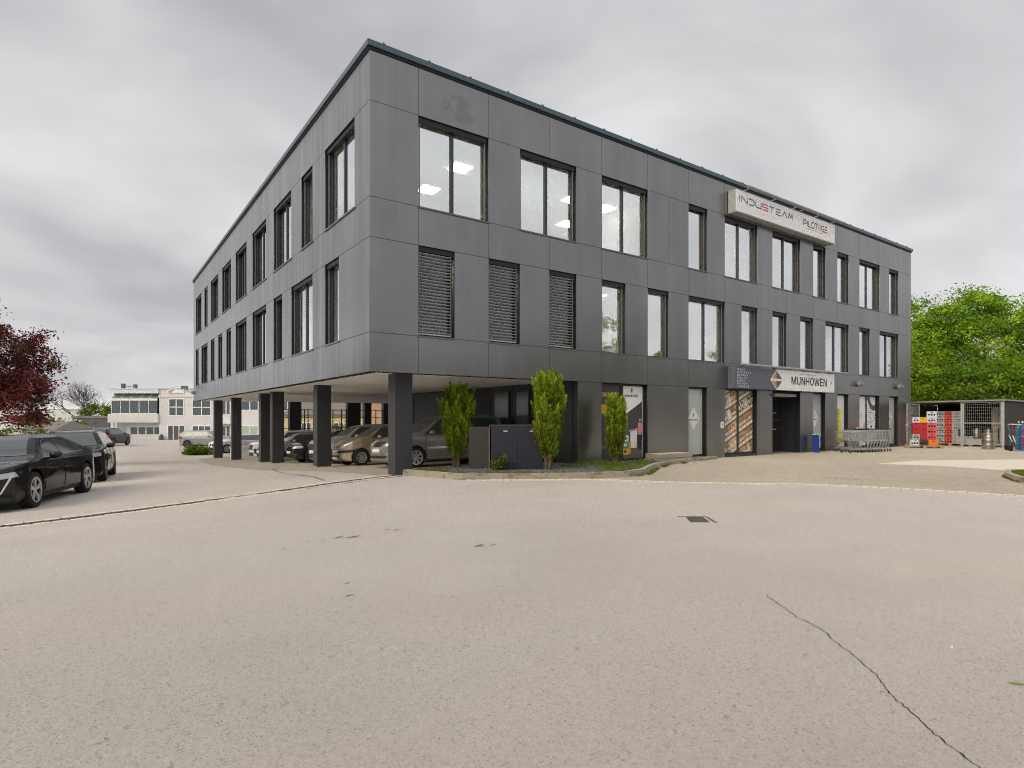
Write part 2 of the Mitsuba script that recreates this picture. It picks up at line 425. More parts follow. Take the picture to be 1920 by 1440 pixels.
paved = Polygon([(1.85, -1.62), (4.43, -3.15), (5.41, -4.62), (7.85, -7.02), (8.5, -8.46), (9.05, -10.3), (9.6, -13), (10.2, -20), (70, -20), (70, 9), (31.4, 9), (31.0, 0.02), (2.2, 0.02)])
struct('forecourt', sheet(paved, 0.004), 'paving', label='beige block paved forecourt in front of the shop entrance')
struct('concrete_strip', sheet(Polygon([(15.47, -4.82), (18.3, -5.0), (21.5, -6.6), (30, -12), (24, -16.5), (15.7, -8.6), (16.2, -6.4)]), 0.008), 'pale_slab', label='pale concrete strip crossing the forecourt on the right')
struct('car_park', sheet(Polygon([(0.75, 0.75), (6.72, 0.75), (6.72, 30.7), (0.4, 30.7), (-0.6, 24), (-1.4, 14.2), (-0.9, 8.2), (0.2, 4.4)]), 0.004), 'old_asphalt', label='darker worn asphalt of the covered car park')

# ------------------------------------------------------------------ office building
B = thing('office_building', 'three storey dark grey panel clad office block raised on square pillars', 'building')
GX = [1.31 + 1.08 * k for k in range(27)]
GY = [1.01 + 1.195 * k for k in range(25)]
XE, YE = 30.97, 30.79
Z = dict(E=2.65, D=3.62, C=5.96, B=6.95, A=9.30, P=10.58, T=10.74)
TOP_R = [(0, 2), (3, 5), (6, 8), (10, 11), (12, 14), (15, 17), (18, 19), (20, 21), (22, 24), (25, 26)]
LOW_R = [(0, 1), (2, 3), (4, 5), (6, 7), (8, 9), (10, 12), (13, 14), (15, 16), (17, 18), (19, 21), (22, 23), (24, 26)]
GRD_R = [(6, 8), (10, 11), (12, 14), (15, 17), (18, 19), (20, 21), (22, 24), (25, 26)]
TOP_L = [(0, 2), (3, 4), (5, 7), (8, 10), (11, 13), (14, 16), (17, 19), (20, 21), (22, 24)]
LOW_L = [(1, 2), (3, 5), (6, 7), (8, 10), (11, 13), (14, 15), (16, 17), (18, 19), (20, 22), (23, 24)]
LX = 6.78                        # left end of the ground floor block
wall = M()                       # backing behind the cladding, with the window holes
GAP = 0.006


def rbox(m, side, a0, a1, d0, d1, z0, z1):
    """A box in facade coordinates: a along the facade, d the depth into the building."""
    return m.box(a0, a1, d0, d1, z0, z1) if side == 'R' else m.box(d0, d1, a0, a1, z0, z1)


def panel(side, a0, a1, z0, z1, ea=GAP, eb=GAP):
    e = GAP
    if a1 - a0 < 0.05:
        return
    obj('cladding_panel', rbox(M(), side, a0 + ea, a1 - eb, 0.0, 0.022, z0 + e, z1 - e), 'facade', B)


def band(side, cuts, z0, z1, pier=False):
    for a0, a1 in zip(cuts[:-1], cuts[1:]):
        panel(side, a0, a1, z0, z1, -0.002 if pier and a0 == cuts[0] and a0 > 0 else GAP, -0.002 if pier and a1 == cuts[-1] and a1 < 30 else GAP)
    rbox(wall, side, cuts[0] + 0.03, cuts[-1] - 0.03, 0.03, 0.28, z0, z1)


pane_keys = []


def window(side, a0, a1, z0, z1, double, blinds=False, film=None, name='window'):
    w = numbered(f'{B}__{name}')
    m = M()
    d0, d1 = 0.155, 0.235
    t = 0.055
    rbox(m, side, a0, a0 + t, d0, d1, z0, z1); rbox(m, side, a1 - t, a1, d0, d1, z0, z1)
    rbox(m, side, a0 + t, a1 - t, d0, d1, z1 - t, z1); rbox(m, side, a0 + t, a1 - t, d0, d1, z0, z0 + t)
    am = (a0 + a1) / 2
    if double:
        rbox(m, side, am - 0.05, am + 0.05, d0 - 0.003, d1 + 0.003, z0 + t, z1 - t)
    obj('frame', m, 'frame', w)
    spans = [(a0 + t, am - 0.05), (am + 0.05, a1 - t)] if double else [(a0 + t, a1 - t)]
    films = film if film else [None] * len(spans)
    for (p0, p1), fl in zip(spans, films):
        q = [(p0, z0 + t), (p1, z0 + t), (p1, z1 - t), (p0, z1 - t)]
        d = 0.19
        if fl:
            obj('poster', rbox(M(), side, p0, p1, d, d + 0.012, z0 + t, z1 - t), fl, w)
        else:
            pts = [(a, d, z) if side == 'R' else (d, a, z) for a, z in q]
            obj('pane', M().quad(*(pts if side == 'R' else pts[::-1])), 'clear_glass' if blinds else 'window_glass', w)
            if blinds:
                obj('blackout_screen', rbox(M(), side, p0 - 0.05, p1 + 0.05, 0.262, 0.27, z0, z1), 'black', w)
    if z0 > 3:
        obj('blind_box', rbox(M(), side, a0 + 0.012, a1 - 0.012, 0.05, d0 - 0.004, z1 - 0.13, z1 - 0.004), 'black', w)
        for a in (a0 + 0.075, a1 - 0.075):
            obj('guide_rail', rbox(M(), side, a - 0.014, a + 0.014, 0.08, 0.105, z0 + 0.04, z1 - 0.13), 'guide_grey', w)
        obj('sill', rbox(M(), side, a0 - 0.02, a1 + 0.02, -0.035, d0 - 0.003, z0 - 0.028, z0 + 0.012), 'sill_metal', w)
    if blinds:
        n = 25
        for i in range(n):
            zc = z0 + 0.13 + (z1 - 0.17 - z0 - 0.13) * i / (n - 1)
            v = M().box(a0 + 0.03, a1 - 0.10, -0.045, 0.045, -0.003, 0.003)
            rx = np.eye(4); c, s = math.cos(-0.10), math.sin(-0.10)
            rx[1:3, 1:3] = [[c, -s], [s, c]]; rx[1, 3] = 0.095; rx[2, 3] = zc
            obj('slat', v.move(rx), 'slat_grey', w)
        obj('bottom_rail', M().box(a0 + 0.03, a1 - 0.10, 0.07, 0.12, z0 + 0.06, z0 + 0.09), 'slat_grey', w)
    return w


def row(side, grid, end, wins, z0, z1, start=0.0, extra=(), **k):
    """Piers between the windows of one storey, and the windows."""
    edges = [(grid[i], grid[j]) for i, j in wins]
    at = start
    keys = []
    for (i, j), (a0, a1) in zip(wins, edges):
        cuts = [at] + [grid[q] for q in range(len(grid)) if at + 0.2 < grid[q] < a0 - 0.2] + [a0]
        if side == 'L':
            cuts = [at, a0] if a0 - at < 3.3 else cuts
        band(side, cuts, z0, z1, True)
        at = a1
        keys.append((a0, a1, j - i > 1))
    band(side, [at, end], z0, z1, True)
    return keys


XB = [0.0] + GX[0::2] + [XE]
YB = [0.0] + GY[1::2] + [YE]
for side, cuts in (('R', XB), ('L', YB)):
    band(side, cuts, Z['A'], Z['P'])
    band(side, cuts, Z['C'], Z['B'])
    band(side, cuts, Z['E'], Z['D'])
for n_, (a0, a1, dbl) in enumerate(row('R', GX, XE, TOP_R, Z['B'], Z['A'])):
    window('R', a0, a1, Z['B'], Z['A'], dbl)
for n_, (a0, a1, dbl) in enumerate(row('R', GX, XE, LOW_R, Z['D'], Z['C'])):
    window('R', a0, a1, Z['D'], Z['C'], dbl, blinds=n_ < 3)
for a0, a1, dbl in row('L', GY, YE, TOP_L, Z['B'], Z['A']):
    window('L', a0, a1, Z['B'], Z['A'], dbl)
for a0, a1, dbl in row('L', GY, YE, LOW_L, Z['D'], Z['C']):
    window('L', a0, a1, Z['D'], Z['C'], dbl)
# ground floor shop front
FILM = [['poster_grey', 'sign_white'], ['frosted'], ['poster_shelves', 'poster_shelves'], None, ['frosted'], ['sign_white'], ['sign_white', 'sign_white'], ['frosted']]
shop = []
at = LX
for (i, j), fl in zip(GRD_R, FILM):
    a0, a1 = GX[i], GX[j]
    band('R', [at, a0], 0.0, Z['E'], at > 7)
    at = a1
    if fl:
        rbox(wall, 'R', a0 - 0.02, a1 + 0.02, 0.03, 0.28, 0.0, 0.10)
        obj('plinth', box(a0 + GAP, a1 - GAP, 0.002, 0.03, 0.0, 0.11), 'frame', B)
        shop.append(window('R', a0, a1, 0.11, Z['E'] - 0.01, j - i > 1, film=fl))
band('R', [at, XE], 0.0, Z['E'])
# entrance: recessed glass sliding door
DX0, DX1 = GX[15], GX[17]
D = numbered(f'{B}__entrance_door')
obj('side_wall', M().box(DX0 - 0.05, DX0, 0.28, 1.3, 0, 2.65).box(DX1, DX1 + 0.05, 0.28, 1.3, 0, 2.65).box(DX0, DX1, 0.28, 1.3, 2.4, 2.645), 'dark_wall', D)
m = M()
for a in (DX0, (DX0 + DX1) / 2 - 0.03, DX1 - 0.06):
    m.box(a, a + 0.06, 0.75, 0.80, 0.02, 2.36)
for z in (0.02, 1.02, 1.42, 2.30):
    m.box(DX0 + 0.06, DX1 - 0.06, 0.752, 0.798, z, z + 0.05)
obj('frame', m, 'frame', D)
obj('pane', M().quad((DX0, 0.77, 0.03), (DX1, 0.77, 0.03), (DX1, 0.77, 2.36), (DX0, 0.77, 2.36)), 'clear_glass', D)
obj('crossbar', M().box(DX0 + 0.25, DX1 - 0.7, 0.70, 0.74, 1.0, 1.04).box(DX0 + 0.25, DX1 - 0.7, 0.70, 0.74, 1.72, 1.76), 'rail_grey', D)
obj('notice', box(DX0 + 0.30, DX0 + 0.56, 0.735, 0.748, 1.28, 1.68), 'sign_white', D, label='white paper notice on the glass door')
obj('notice', box(DX0 + 0.06, DX0 + 0.22, 0.60, 0.62, 1.55, 1.75), 'sign_white', D)
obj('sensor_housing', box(DX0 + 0.02, DX1 - 0.55, -0.13, 0.34, 2.42, 2.53), 'corrugated', D)
m = M()
for i in range(14):
    m.box(DX0 + 0.05 + 0.15 * i, DX0 + 0.16 + 0.15 * i, 1.55, 1.7, 0.25 + 0.35 * (i % 5), 0.5 + 0.35 * (i % 5))
obj('shelf_stock', m, 'ink_gold', D, kind='stuff')
obj('inner_floor', box(DX0, DX1, 0.29, 4.0, 0.003, 0.014), 'interior_floor', D)
for i in range(5):
    obj('sticker', box(DX0 + 0.05, DX0 + 0.17, 0.735, 0.748, 0.62 + 0.16 * i, 0.72 + 0.16 * i), ('ink_red', 'ink_gold', 'ink_green', 'ink_white', 'ink_red')[i], D)
# main bodies behind the cladding
obj('wall', wall, 'reveal', B)
obj('core', M().box(0.05, XE - 0.05, YE - 0.05, YE, 2.7, 10.5).box(XE - 0.05, XE, 0.05, YE - 0.05, 0, 10.5)
    .box(0.28, XE - 0.06, 0.28, YE - 0.06, 10.34, 10.5), 'dark_wall', B)
obj('soffit', M().box(0.03, XE - 0.06, 0.281, YE - 0.06, 2.69, 2.75).box(0.281, LX, 0.024, 0.2809, 2.66, 2.70), 'soffit', B)
rooms, floors = M(), M()
for z0, z1 in ((3.3, 6.12), (6.7, 9.5)):
    floors.box(0.285, XE - 0.1, 0.285, YE - 0.1, z0 - 0.3, z0)
    rooms.box(0.285, XE - 0.1, 0.285, YE - 0.1, z1, z1 + 0.12)
    rooms.box(7.2, 7.35, 7.2, YE - 0.2, z0, z1).box(7.35, XE - 0.2, 7.2, 7.35, z0, z1)
    for x in (5.9, 11.05, 13.25, 16.92, 22.35, 27.7):
        rooms.box(x, x + 0.1, 0.3, 7.2, z0, z1)
    for y in (8.3, 13.6, 17.1, 24.4):
        rooms.box(0.3, 7.2, y, y + 0.1, z0, z1)
obj('interior_wall', rooms, 'interior_white', B)
obj('interior_floor', floors, 'interior_floor', B)
EMIT = {'type': 'area', 'radiance': {'type': 'rgb', 'value': [8.0, 7.3, 5.4]}}
for z, xs in ((9.46, (1.9, 4.04, 8.8, 10.4, 14.3)), (6.08, (1.9, 4.1, 8.3, 9.9, 11.9, 15.0))):
    for x in xs:
        for y in (2.55, 4.75):
            obj('ceiling_light', M().box(x - 0.3, x + 0.3, y - 0.3, y + 0.3, z, z + 0.03), 'lamp_on', B, emitter=EMIT)
# ground floor block: its left side under the overhang, with dark glazed bays
m = M()
m.box(LX + 0.06, LX + 0.3, 0.29, 14.5, -1.2, 2.685).box(LX + 0.3, 30, 14.3, 14.5, -1.2, 2.685)
obj('ground_floor_wall', m, 'dark_wall', B)
for y0, y1, mt in ((0.32, 1.12, 'dark_panel'), (1.16, 2.28, 'black'), (2.32, 3.5, 'dark_panel'), (3.54, 4.9, 'dark_panel'), (4.94, 6.46, 'black'), (6.5, 8.7, 'dark_panel'), (8.74, 11.5, 'dark_panel'), (11.54, 14.5, 'black')):
    obj('cladding_panel', box(LX + 0.02, LX + 0.055, y0, y1, 0.02 + float(gz(6.7, y1)), 2.66), mt, B)
for y0, y1 in ((2.5, 3.35), (3.7, 4.75), (6.65, 8.55)):
    w = numbered(f'{B}__window')
    m = M()
    for a, b in ((y0, y0 + 0.06), (y1 - 0.06, y1)):
        m.box(LX - 0.03, LX + 0.018, a, b, 1.0, 2.5)
    m.box(LX - 0.03, LX + 0.018, y0 + 0.06, y1 - 0.06, 1.0, 1.06).box(LX - 0.03, LX + 0.018, y0 + 0.06, y1 - 0.06, 2.44, 2.5)
    obj('frame', m, 'frame', w)
    obj('pane', box(LX - 0.01, LX + 0.015, y0 + 0.06, y1 - 0.06, 1.06, 2.44), 'window_dark', w)
# pillars along the car park front and inner row at the back
for y in (0.72, 7.35, 13.75, 15.95, 23.0, 29.0):
    z = float(gz(1, y))
    key = obj('pillar', M().box(0.98, 1.48, y - 0.03, y + 0.42, z - 0.1, 2.692), 'pillar', B)
    if y > 1:
        obj('foot_plate', box(0.95, 1.51, y - 0.06, y + 0.45, z - 0.02, z + 0.035), 'corrugated', key)
m_back = [(6.05, 6.54), (9.55, 10.0), (11.33 - 0.9, 11.33), (11.67, 12.2), (13.22, 13.8), (14.4, 15.2)]
for x0, x1 in ((6.05, 6.86), (10.31, 11.33), (11.67, 12.2), (13.22, 14.2)):
    obj('pillar', M().box(x0, x1, 30.1, 30.6, -1.6, 2.692), 'pillar', B)
# long light fittings under the overhang
for y in (12.9, 14.6):
    obj('light_rail', M().box(1.9, 6.4, y - 0.05, y + 0.05, 2.61, 2.688), 'sign_white', B)
# coping with standing clips
cp = M().box(-0.075, XE + 0.075, -0.075, 0.32, Z['P'] + 0.02, Z['T']).box(-0.075, 0.32, 0.321, YE + 0.075, Z['P'] + 0.02, Z['T'])
obj('coping', cp, 'coping', B)
obj('shadow_gap', M().box(-0.03, XE + 0.03, -0.03, 0.3, Z['P'] - 0.045, Z['P'] + 0.0195).box(-0.03, 0.3, 0.3001, YE + 0.03, Z['P'] - 0.045, Z['P'] + 0.0195), 'black', B)
for i in range(25):
    x = 0.35 + 1.25 * i
    if x < XE:
        obj('coping_clip', M().box(x - 0.03, x + 0.03, -0.078, 0.10, Z['T'], Z['T'] + 0.022).box(x - 0.012, x + 0.012, -0.05, -0.02, Z['T'] + 0.022, Z['T'] + 0.06), 'coping', B)
# weather stain scar where an old sign was taken down is left to the cladding; the lamps and the camera are things
for i, x in enumerate((24.83, 29.19)):
    L = thing('wall_lamp', ('round grey wall lamp above the yellow poster window' if i == 0 else 'round grey wall lamp near the right end of the shop front'), 'lamp')
    obj('bracket', M().box(x - 0.06, x + 0.06, -0.05, -0.001, 3.05, 3.2), 'black', L)
    obj('shade', M().lathe([(0.0, 0.0), (0.11, 0.0), (0.13, 0.05), (0.13, 0.22), (0.10, 0.22), (0.09, 0.06), (0, 0.06)], 14, (0, 0, 0)).move(
        np.array([[1, 0, 0, x + 0.03], [0, 0.5, -0.866, -0.05], [0, 0.866, 0.5, 3.13], [0, 0, 0, 1]])), 'lamp_grey', L, smooth=40)
C = thing('security_camera', 'small security camera on a bracket at the far left end of the office', 'camera')
obj('bracket', M().tube([(-0.02, 30.6, 3.25), (-0.3, 30.7, 3.25), (-0.45, 30.75, 3.45)], 0.03), 'lamp_grey', C)
obj('housing', M().box(-0.75, -0.35, 30.62, 30.85, 3.45, 3.65).box(-0.15, -0.02, 30.5, 30.75, 3.1, 3.3), 'lamp_grey', C)

# posters and lettering on the shop windows
PY = 0.188


def pr(w, poly, mt, lift=1, name='print'):
    obj(name, wall_print(poly, PY - 0.002 * lift, 0.0016), mt, w)


def P(*pts):
    return Polygon(pts)


def circ(x, z, r, n=14):
    return Polygon([(x + r * math.cos(a), z + r * math.sin(a)) for a in np.arange(n) * 2 * math.pi / n])


def emblem(w, x, z, s, mt='ink_dark', lift=2):
    pr(w, P((x - 0.6 * s, z + 0.08 * s), (x + 0.6 * s, z + 0.08 * s), (x, z + s)), mt, lift, 'emblem')
    pr(w, P((x - 0.6 * s, z - 0.08 * s), (x, z - s), (x + 0.6 * s, z - 0.08 * s)), mt, lift, 'emblem')


w = shop[0]
obj('lettering', wall_text('COMMANDEZ', 7.87, 2.22, PY, 0.13, 0.86, True), 'ink_yellow', w)
obj('lettering', wall_text('SUR', 8.22, 2.07, PY, 0.075), 'ink_white', w)
pr(w, sbox(7.95, 1.66, 8.66, 1.95), 'ink_yellow')
for q in range(4):
    pr(w, sbox(8.02 + 0.15 * q, 1.72, 8.12 + 0.15 * q, 1.89 - 0.03 * (q % 2)), 'ink_orange', 1.6)
obj('lettering', wall_text('CL', 7.98, 0.52, PY, 0.11), 'ink_grey', w)
x0, x1 = 8.91, 9.86
pr(w, P((x0, 1.55), (x1, 2.08), (x1, 0.17), (x0, 0.17)), 'poster_grey', 0.4)
pr(w, P((x0, 0.17), (x1, 0.17), (x1, 0.62), (x0, 0.40)), 'ink_brown', 0.8)
emblem(w, 9.36, 2.45, 0.08)
obj('lettering', wall_text('MUNHOWEN', 9.05, 2.22, PY - 0.002, 0.085, 0.62), 'ink_dark', w)
pr(w, P((9.27, 0.5), (9.60, 0.5), (9.62, 1.1), (9.30, 1.05)), 'ink_white', 1.2)
pr(w, P((9.22, 1.05), (9.70, 1.12), (9.70, 1.17), (9.22, 1.10)), 'ink_grey', 1.6)
for (px, col, sk) in ((9.1, 'ink_slate', 1.45), (9.77, 'ink_pink', 1.42)):
    pr(w, circ(px, sk + 0.03, 0.055), 'ink_skin', 1.4)
    pr(w, P((px - 0.12, 0.95), (px + 0.10, 0.95), (px + 0.09, sk - 0.06), (px - 0.10, sk - 0.06)), col, 1.2)
    pr(w, P((px - 0.1, 0.45), (px + 0.08, 0.45), (px + 0.1, 0.95), (px - 0.12, 0.95)), 'ink_dark', 1.3)
for k, c in enumerate(('ink_yellow', 'ink_green', 'ink_white')):
    pr(w, sbox(8.92, 0.28 + 0.22 * k, 9.20, 0.49 + 0.22 * k), c, 2.0)
    pr(w, sbox(8.98, 0.34 + 0.22 * k, 9.12, 0.44 + 0.22 * k), 'ink_slate' if k != 1 else 'ink_white', 2.4)
pr(w, sbox(9.20, 0.30, 9.32, 0.72), 'ink_orange', 2.0)
for w, xc, half in ((shop[1], 12.63, 0.33), (shop[3], 21.2, 0.36), (shop[6], 28.75, 0.36)):
    pr(w, P((xc - half, 1.5), (xc, 1.08), (xc + half, 1.5), (xc, 1.92)), 'ink_white')
    emblem(w, xc, 1.62, 0.075)
    obj('lettering', wall_text('MUNHOWEN', xc - 0.26, 1.42, PY - 0.004, 0.06, 0.52), 'ink_dark', w)
w = shop[2]
pr(w, P((14.29, 2.55), (14.29, 2.2), (14.55, 1.75), (14.29, 1.45)), 'ink_cyan', 0.3)
w = shop[4]
a0 = GX[20]
pr(w, sbox(a0 + 0.06, 0.62, a0 + 0.72, 1.98), 'ink_lemon')
pr(w, sbox(a0 + 0.06, 0.36, a0 + 0.95, 0.62), 'ink_yellow')
pr(w, sbox(a0 + 0.06, 0.24, a0 + 0.6, 0.36), 'ink_green')
for q in range(15):
    if q not in (6, 9):
        pr(w, sbox(a0 + 0.30, 0.72 + 0.083 * q, a0 + 0.50, 0.765 + 0.083 * q), 'ink_green', 1.6)
w = shop[5]
a0, a1 = GX[22] + 0.06, GX[24] - 0.06
am = (a0 + a1) / 2


def ring(cx, cz, rx, rz, t, a=0.0, b=6.28):
    ang = np.linspace(a, b, 28)
    return Polygon([(cx + rx * math.cos(q), cz + rz * math.sin(q)) for q in ang] + [(cx + (rx - t) * math.cos(q), cz + (rz - t) * math.sin(q)) for q in ang[::-1]]).buffer(0)


def clip(g, q):
    g = g.intersection(q)
    return g


rp = sbox(am + 0.055, 0.17, a1, 2.58)
for g, c in ((ring(am + 0.85, 2.85, 0.75, 0.95, 0.26), 'ink_slate'), (ring(am + 0.5, 1.55, 0.42, 0.26, 0.02), 'ink_blue'), (ring(am + 0.72, 1.62, 0.2, 0.3, 0.02), 'ink_blue'),
             (ring(am + 0.3, 1.4, 0.2, 0.24, 0.018), 'ink_cyan'), (circ(am + 0.58, 1.08, 0.10, 6), 'ink_slate'), (ring(am + 0.2, 0.72, 0.34, 0.3, 0.05), 'ink_dark'),
             (P((am + 0.3, 0.2), (am + 0.36, 0.2), (am + 0.62, 0.9), (am + 0.56, 0.9)), 'ink_pink'), (P((am + 0.3, 0.17), (a1, 0.17), (a1, 0.60), (am + 0.55, 0.45)), 'ink_slate'),
             (P((am + 0.28, 1.75), (am + 0.30, 1.75), (am + 0.36, 2.1), (am + 0.34, 2.1)), 'ink_dark'), (P((am + 0.5, 1.75), (am + 0.53, 1.74), (am + 0.43, 2.05), (am + 0.41, 2.05)), 'ink_dark')):
    g = clip(g, rp)
    if g.area > 1e-4:
        pr(w, g, c)
pr(w, sbox(a0 + 0.25, 1.58, a0 + 0.62, 1.62), 'ink_grey'); pr(w, sbox(a0 + 0.45, 1.66, a0 + 0.65, 1.72), 'ink_grey')
pr(w, circ(a0 + 0.55, 1.0, 0.06), 'ink_grey'); pr(w, P((a0 + 0.6, 0.7), (am - 0.06, 0.75), (am - 0.06, 1.3), (a0 + 0.75, 1.2)), 'ink_soft_red')
# small white plates fixed beside the windows
for x, z, lb in ((14.18, 1.25, 'small white plate on the dark wall left of the bottle poster'), (24.93, 0.95, 'small white plate on the dark wall behind the trolleys')):
    k = thing('wall_plate', lb, 'plate')
    obj('plate', box(x - 0.16, x + 0.02, -0.02, -0.001, z - 0.12, z + 0.12), 'sign_white', k)
    obj('mark', box(x - 0.12, x - 0.03, -0.0225, -0.0205, z - 0.06, z + 0.06), 'ink_grey', k)

# ------------------------------------------------------------------ signs
S = thing('roof_sign', 'long white company sign board just under the roof edge', 'sign')
SX0, SX1, SY, SZ0, SZ1 = 14.45, 21.95, -0.36, 9.39, 10.25
obj('case', M().box(SX0, SX1, SY + 0.02, -0.02, SZ0, SZ1), 'sign_case', S)
obj('face', M().box(SX0 + 0.02, 18.85, SY, SY + 0.019, SZ0 + 0.03, SZ1 - 0.01).box(18.856, SX1 - 0.005, SY, SY + 0.019, SZ0 + 0.03, SZ1 - 0.01), 'sign_white', S)


def techno(text, x0, x1, z0, h, t, red=()):
    """Wide square-cornered stroke letters."""
    G = {'I': [[(0.5, 0), (0.5, 1)]], 'N': [[(0, 0), (0, 1), (1, 0), (1, 1)]], 'D': [[(0, 0), (0.75, 0), (1, .25), (1, .75), (.75, 1), (0, 1)]],
         'U': [[(0, 1), (0, .2), (.15, 0), (1, 0), (1, 1)]], 'S': [[(1, 1), (0, 1), (0, .5), (1, .5), (1, 0), (0, 0)]], 'T': [[(0, 1), (1, 1)], [(.5, 1), (.5, 0)]],
         'E': [[(1, 1), (0, 1)], [(1, .5), (0, .5)], [(1, 0), (.1, 0), (0, .15)]], 'A': [[(0, 0), (.5, 1), (1, 0)]], 'M': [[(0, 0), (.2, 1), (.5, .25), (.8, 1), (1, 0)]],
         'P': [[(0, 0), (0, 1), (.85, 1), (1, .8), (1, .55), (.85, .4), (.2, .4)]], 'L': [[(0, 1), (0, 0), (1, 0)]], 'O': [[(.2, 0), (.8, 0), (1, .2), (1, .8), (.8, 1), (.2, 1), (0, .8), (0, .2), (.2, 0)]],
         'G': [[(1, 1), (.2, 1), (0, .8), (0, .2), (.2, 0), (1, 0), (1, .5), (.5, .5)]], 'R': [[(0, 0), (0, 1), (1, 1), (1, .5), (0, .5)], [(.5, .5), (1, 0)]],
         '@': [[(.7, .35), (.35, .35), (.35, .65), (.7, .65), (.7, .25), (1, .3), (1, .85), (.8, 1), (.2, 1), (0, .8), (0, .2), (.2, 0), (.9, 0)]]}
    from shapely.geometry import LineString
    from shapely.ops import unary_union
    wts = [0.25 if c == 'I' else 1.0 for c in text]
    u = (x1 - x0) / (sum(wts) + 0.3 * (len(text) - 1))
    at = x0
    out = []
    for c, wt in zip(text, wts):
        w_ = u * wt
        ls = [LineString([(at + a * w_, z0 + b * h) for a, b in st]).buffer(t / 2, cap_style=2, join_style=2) for st in G[c]]
        out.append((c, unary_union(ls)))
        at += w_ + 0.3 * u
    return out


def sign_print(key, poly, mt, y=SY, name='lettering'):
    obj(name, wall_print(poly, y - 0.0005, 0.005), mt, key)


for c, g in techno('INDUSTEAM', 14.62, 18.45, 9.81, 0.22, 0.045):
    sign_print(S, g, 'ink_red' if c == 'S' else 'ink_blue')
obj('lettering', wall_text('GROUP', 16.0, 9.58, SY, 0.07, 1.15, spread=0.2), 'ink_soft_red', S)
for i, (c, g) in enumerate(techno('PILOT@GE', 19.28, 21.25, 9.77, 0.24, 0.038)):
    sign_print(S, g, 'ink_soft_red' if c == '@' else 'ink_dark')
obj('fine_print', wall_print(sbox(19.5, 9.66, 20.9, 9.69), SY - 0.0005, 0.004), 'ink_soft_red', S)
m = M()
for x in (15.0, 16.85, 18.4, 18.95, 20.2, 21.6):
    m.tube([(x, -0.2, SZ1 - 0.005), (x, -0.32, SZ1 + 0.03), (x, -0.62, SZ1 + 0.05)], 0.018)
obj('lamp_arm', m, 'lamp_grey', S)
obj('lamp_rail', M().tube([(14.85, -0.62, SZ1 + 0.085), (22.35, -0.62, SZ1 + 0.085)], 0.055, 8), 'lamp_grey', S)

S = thing('fascia_sign', 'long grey and white shop sign above the entrance', 'sign')
SX0, SX1, SY, SZ0, SZ1 = 14.42, 21.9, -0.36, 2.655, 3.49
obj('case', M().box(SX0, SX1, SY + 0.02, -0.02, SZ0, SZ1), 'sign_grey', S)
obj('face', M().box(SX0 + 0.01, 17.22, SY, SY + 0.019, SZ0 + 0.01, SZ1), 'sign_grey', S)
obj('face', M().box(17.225, SX1 - 0.004, SY, SY + 0.019, SZ0 + 0.01, SZ1), 'sign_white', S)
ex_, ez = 17.22, 3.07
sign_print(S, P((ex_ - 0.46, ez), (ex_, ez - 0.41), (ex_ + 0.46, ez), (ex_, ez + 0.41)), 'ink_white', SY, 'emblem')
for s_ in (1, -1):
    sign_print(S, P((ex_ - 0.36, ez + 0.05 * s_), (ex_ - 0.05, ez + 0.05 * s_), (ex_, ez + 0.36 * s_)), 'ink_gold', SY - 0.006, 'emblem')
    sign_print(S, P((ex_ - 0.05, ez + 0.05 * s_), (ex_ + 0.38, ez + 0.05 * s_), (ex_, ez + 0.36 * s_)), 'ink_slate', SY - 0.006, 'emblem')
for i, t_ in enumerate(('VINS', 'ALCOOLS', 'BIERES', 'SOFTS', 'EAUX', 'CAFES', 'TABACS')):
    obj('lettering', wall_text(t_, 14.55, 3.35 - 0.108 * i, SY, 0.062, spread=0.085, bold=True), 'ink_white', S)
obj('lettering', wall_text('MUNHOWEN', 18.33, 2.93, SY, 0.32, 2.9, True), 'ink_dark', S)
obj('fine_print', wall_print(sbox(18.95, 3.355, 20.3, 3.385), SY - 0.0005, 0.004), 'ink_grey', S)
obj('lettering', wall_text('DRINX', 19.3, 2.75, SY, 0.07, 0.8, spread=0.1), 'ink_grey', S)
obj('emblem', box(21.55, 21.68, SY - 0.006, SY - 0.0005, 3.03, 3.16), 'ink_grey', S)
obj('lamp_rail', M().tube([(14.6, -0.5, SZ1 + 0.075), (22.85, -0.5, SZ1 + 0.075)], 0.045, 8), 'rail_grey', S)
m = M()
for x in np.linspace(14.9, 21.6, 7):
    m.tube([(x, -0.1, SZ1 - 0.03), (x, -0.3, SZ1 + 0.04), (x, -0.5, SZ1 + 0.05)], 0.016)
obj('lamp_arm', m, 'black', S)


# ------------------------------------------------------------------ vegetation helpers
def leaf_quads(pos, size, rng_, flat=0.35, up=None, aspect=0.55):
    """One small folded quad per position, in random directions."""
    n = len(pos)
    a = rng_.normal(size=(n, 3)); a[:, 2] *= flat * 2
    if up is not None:
        a = a * 0.35 + up
    a /= np.linalg.norm(a, axis=1, keepdims=True)
    b = np.cross(a, rng_.normal(size=(n, 3))); b /= np.maximum(np.linalg.norm(b, axis=1, keepdims=True), 1e-9)
    s = (size * rng_.uniform(0.6, 1.3, n))[:, None]
    v = np.stack([pos - a * s * 0.5, pos + b * s * aspect * 0.5, pos + a * s * 0.5, pos - b * s * aspect * 0.5], 1).reshape(-1, 3)
    i = np.arange(n)[:, None] * 4
    f = np.vstack([i + [0, 1, 2], i + [0, 2, 3]])
    return v, f


def tints(n, base, var, rng_, k=4):
    c = np.asarray(base)[None] * (1 + var * rng_.normal(size=(n, 1))) * (1 + 0.08 * rng_.normal(size=(n, 3)))
    return np.repeat(np.clip(c, 0.004, 0.9), k, 0)


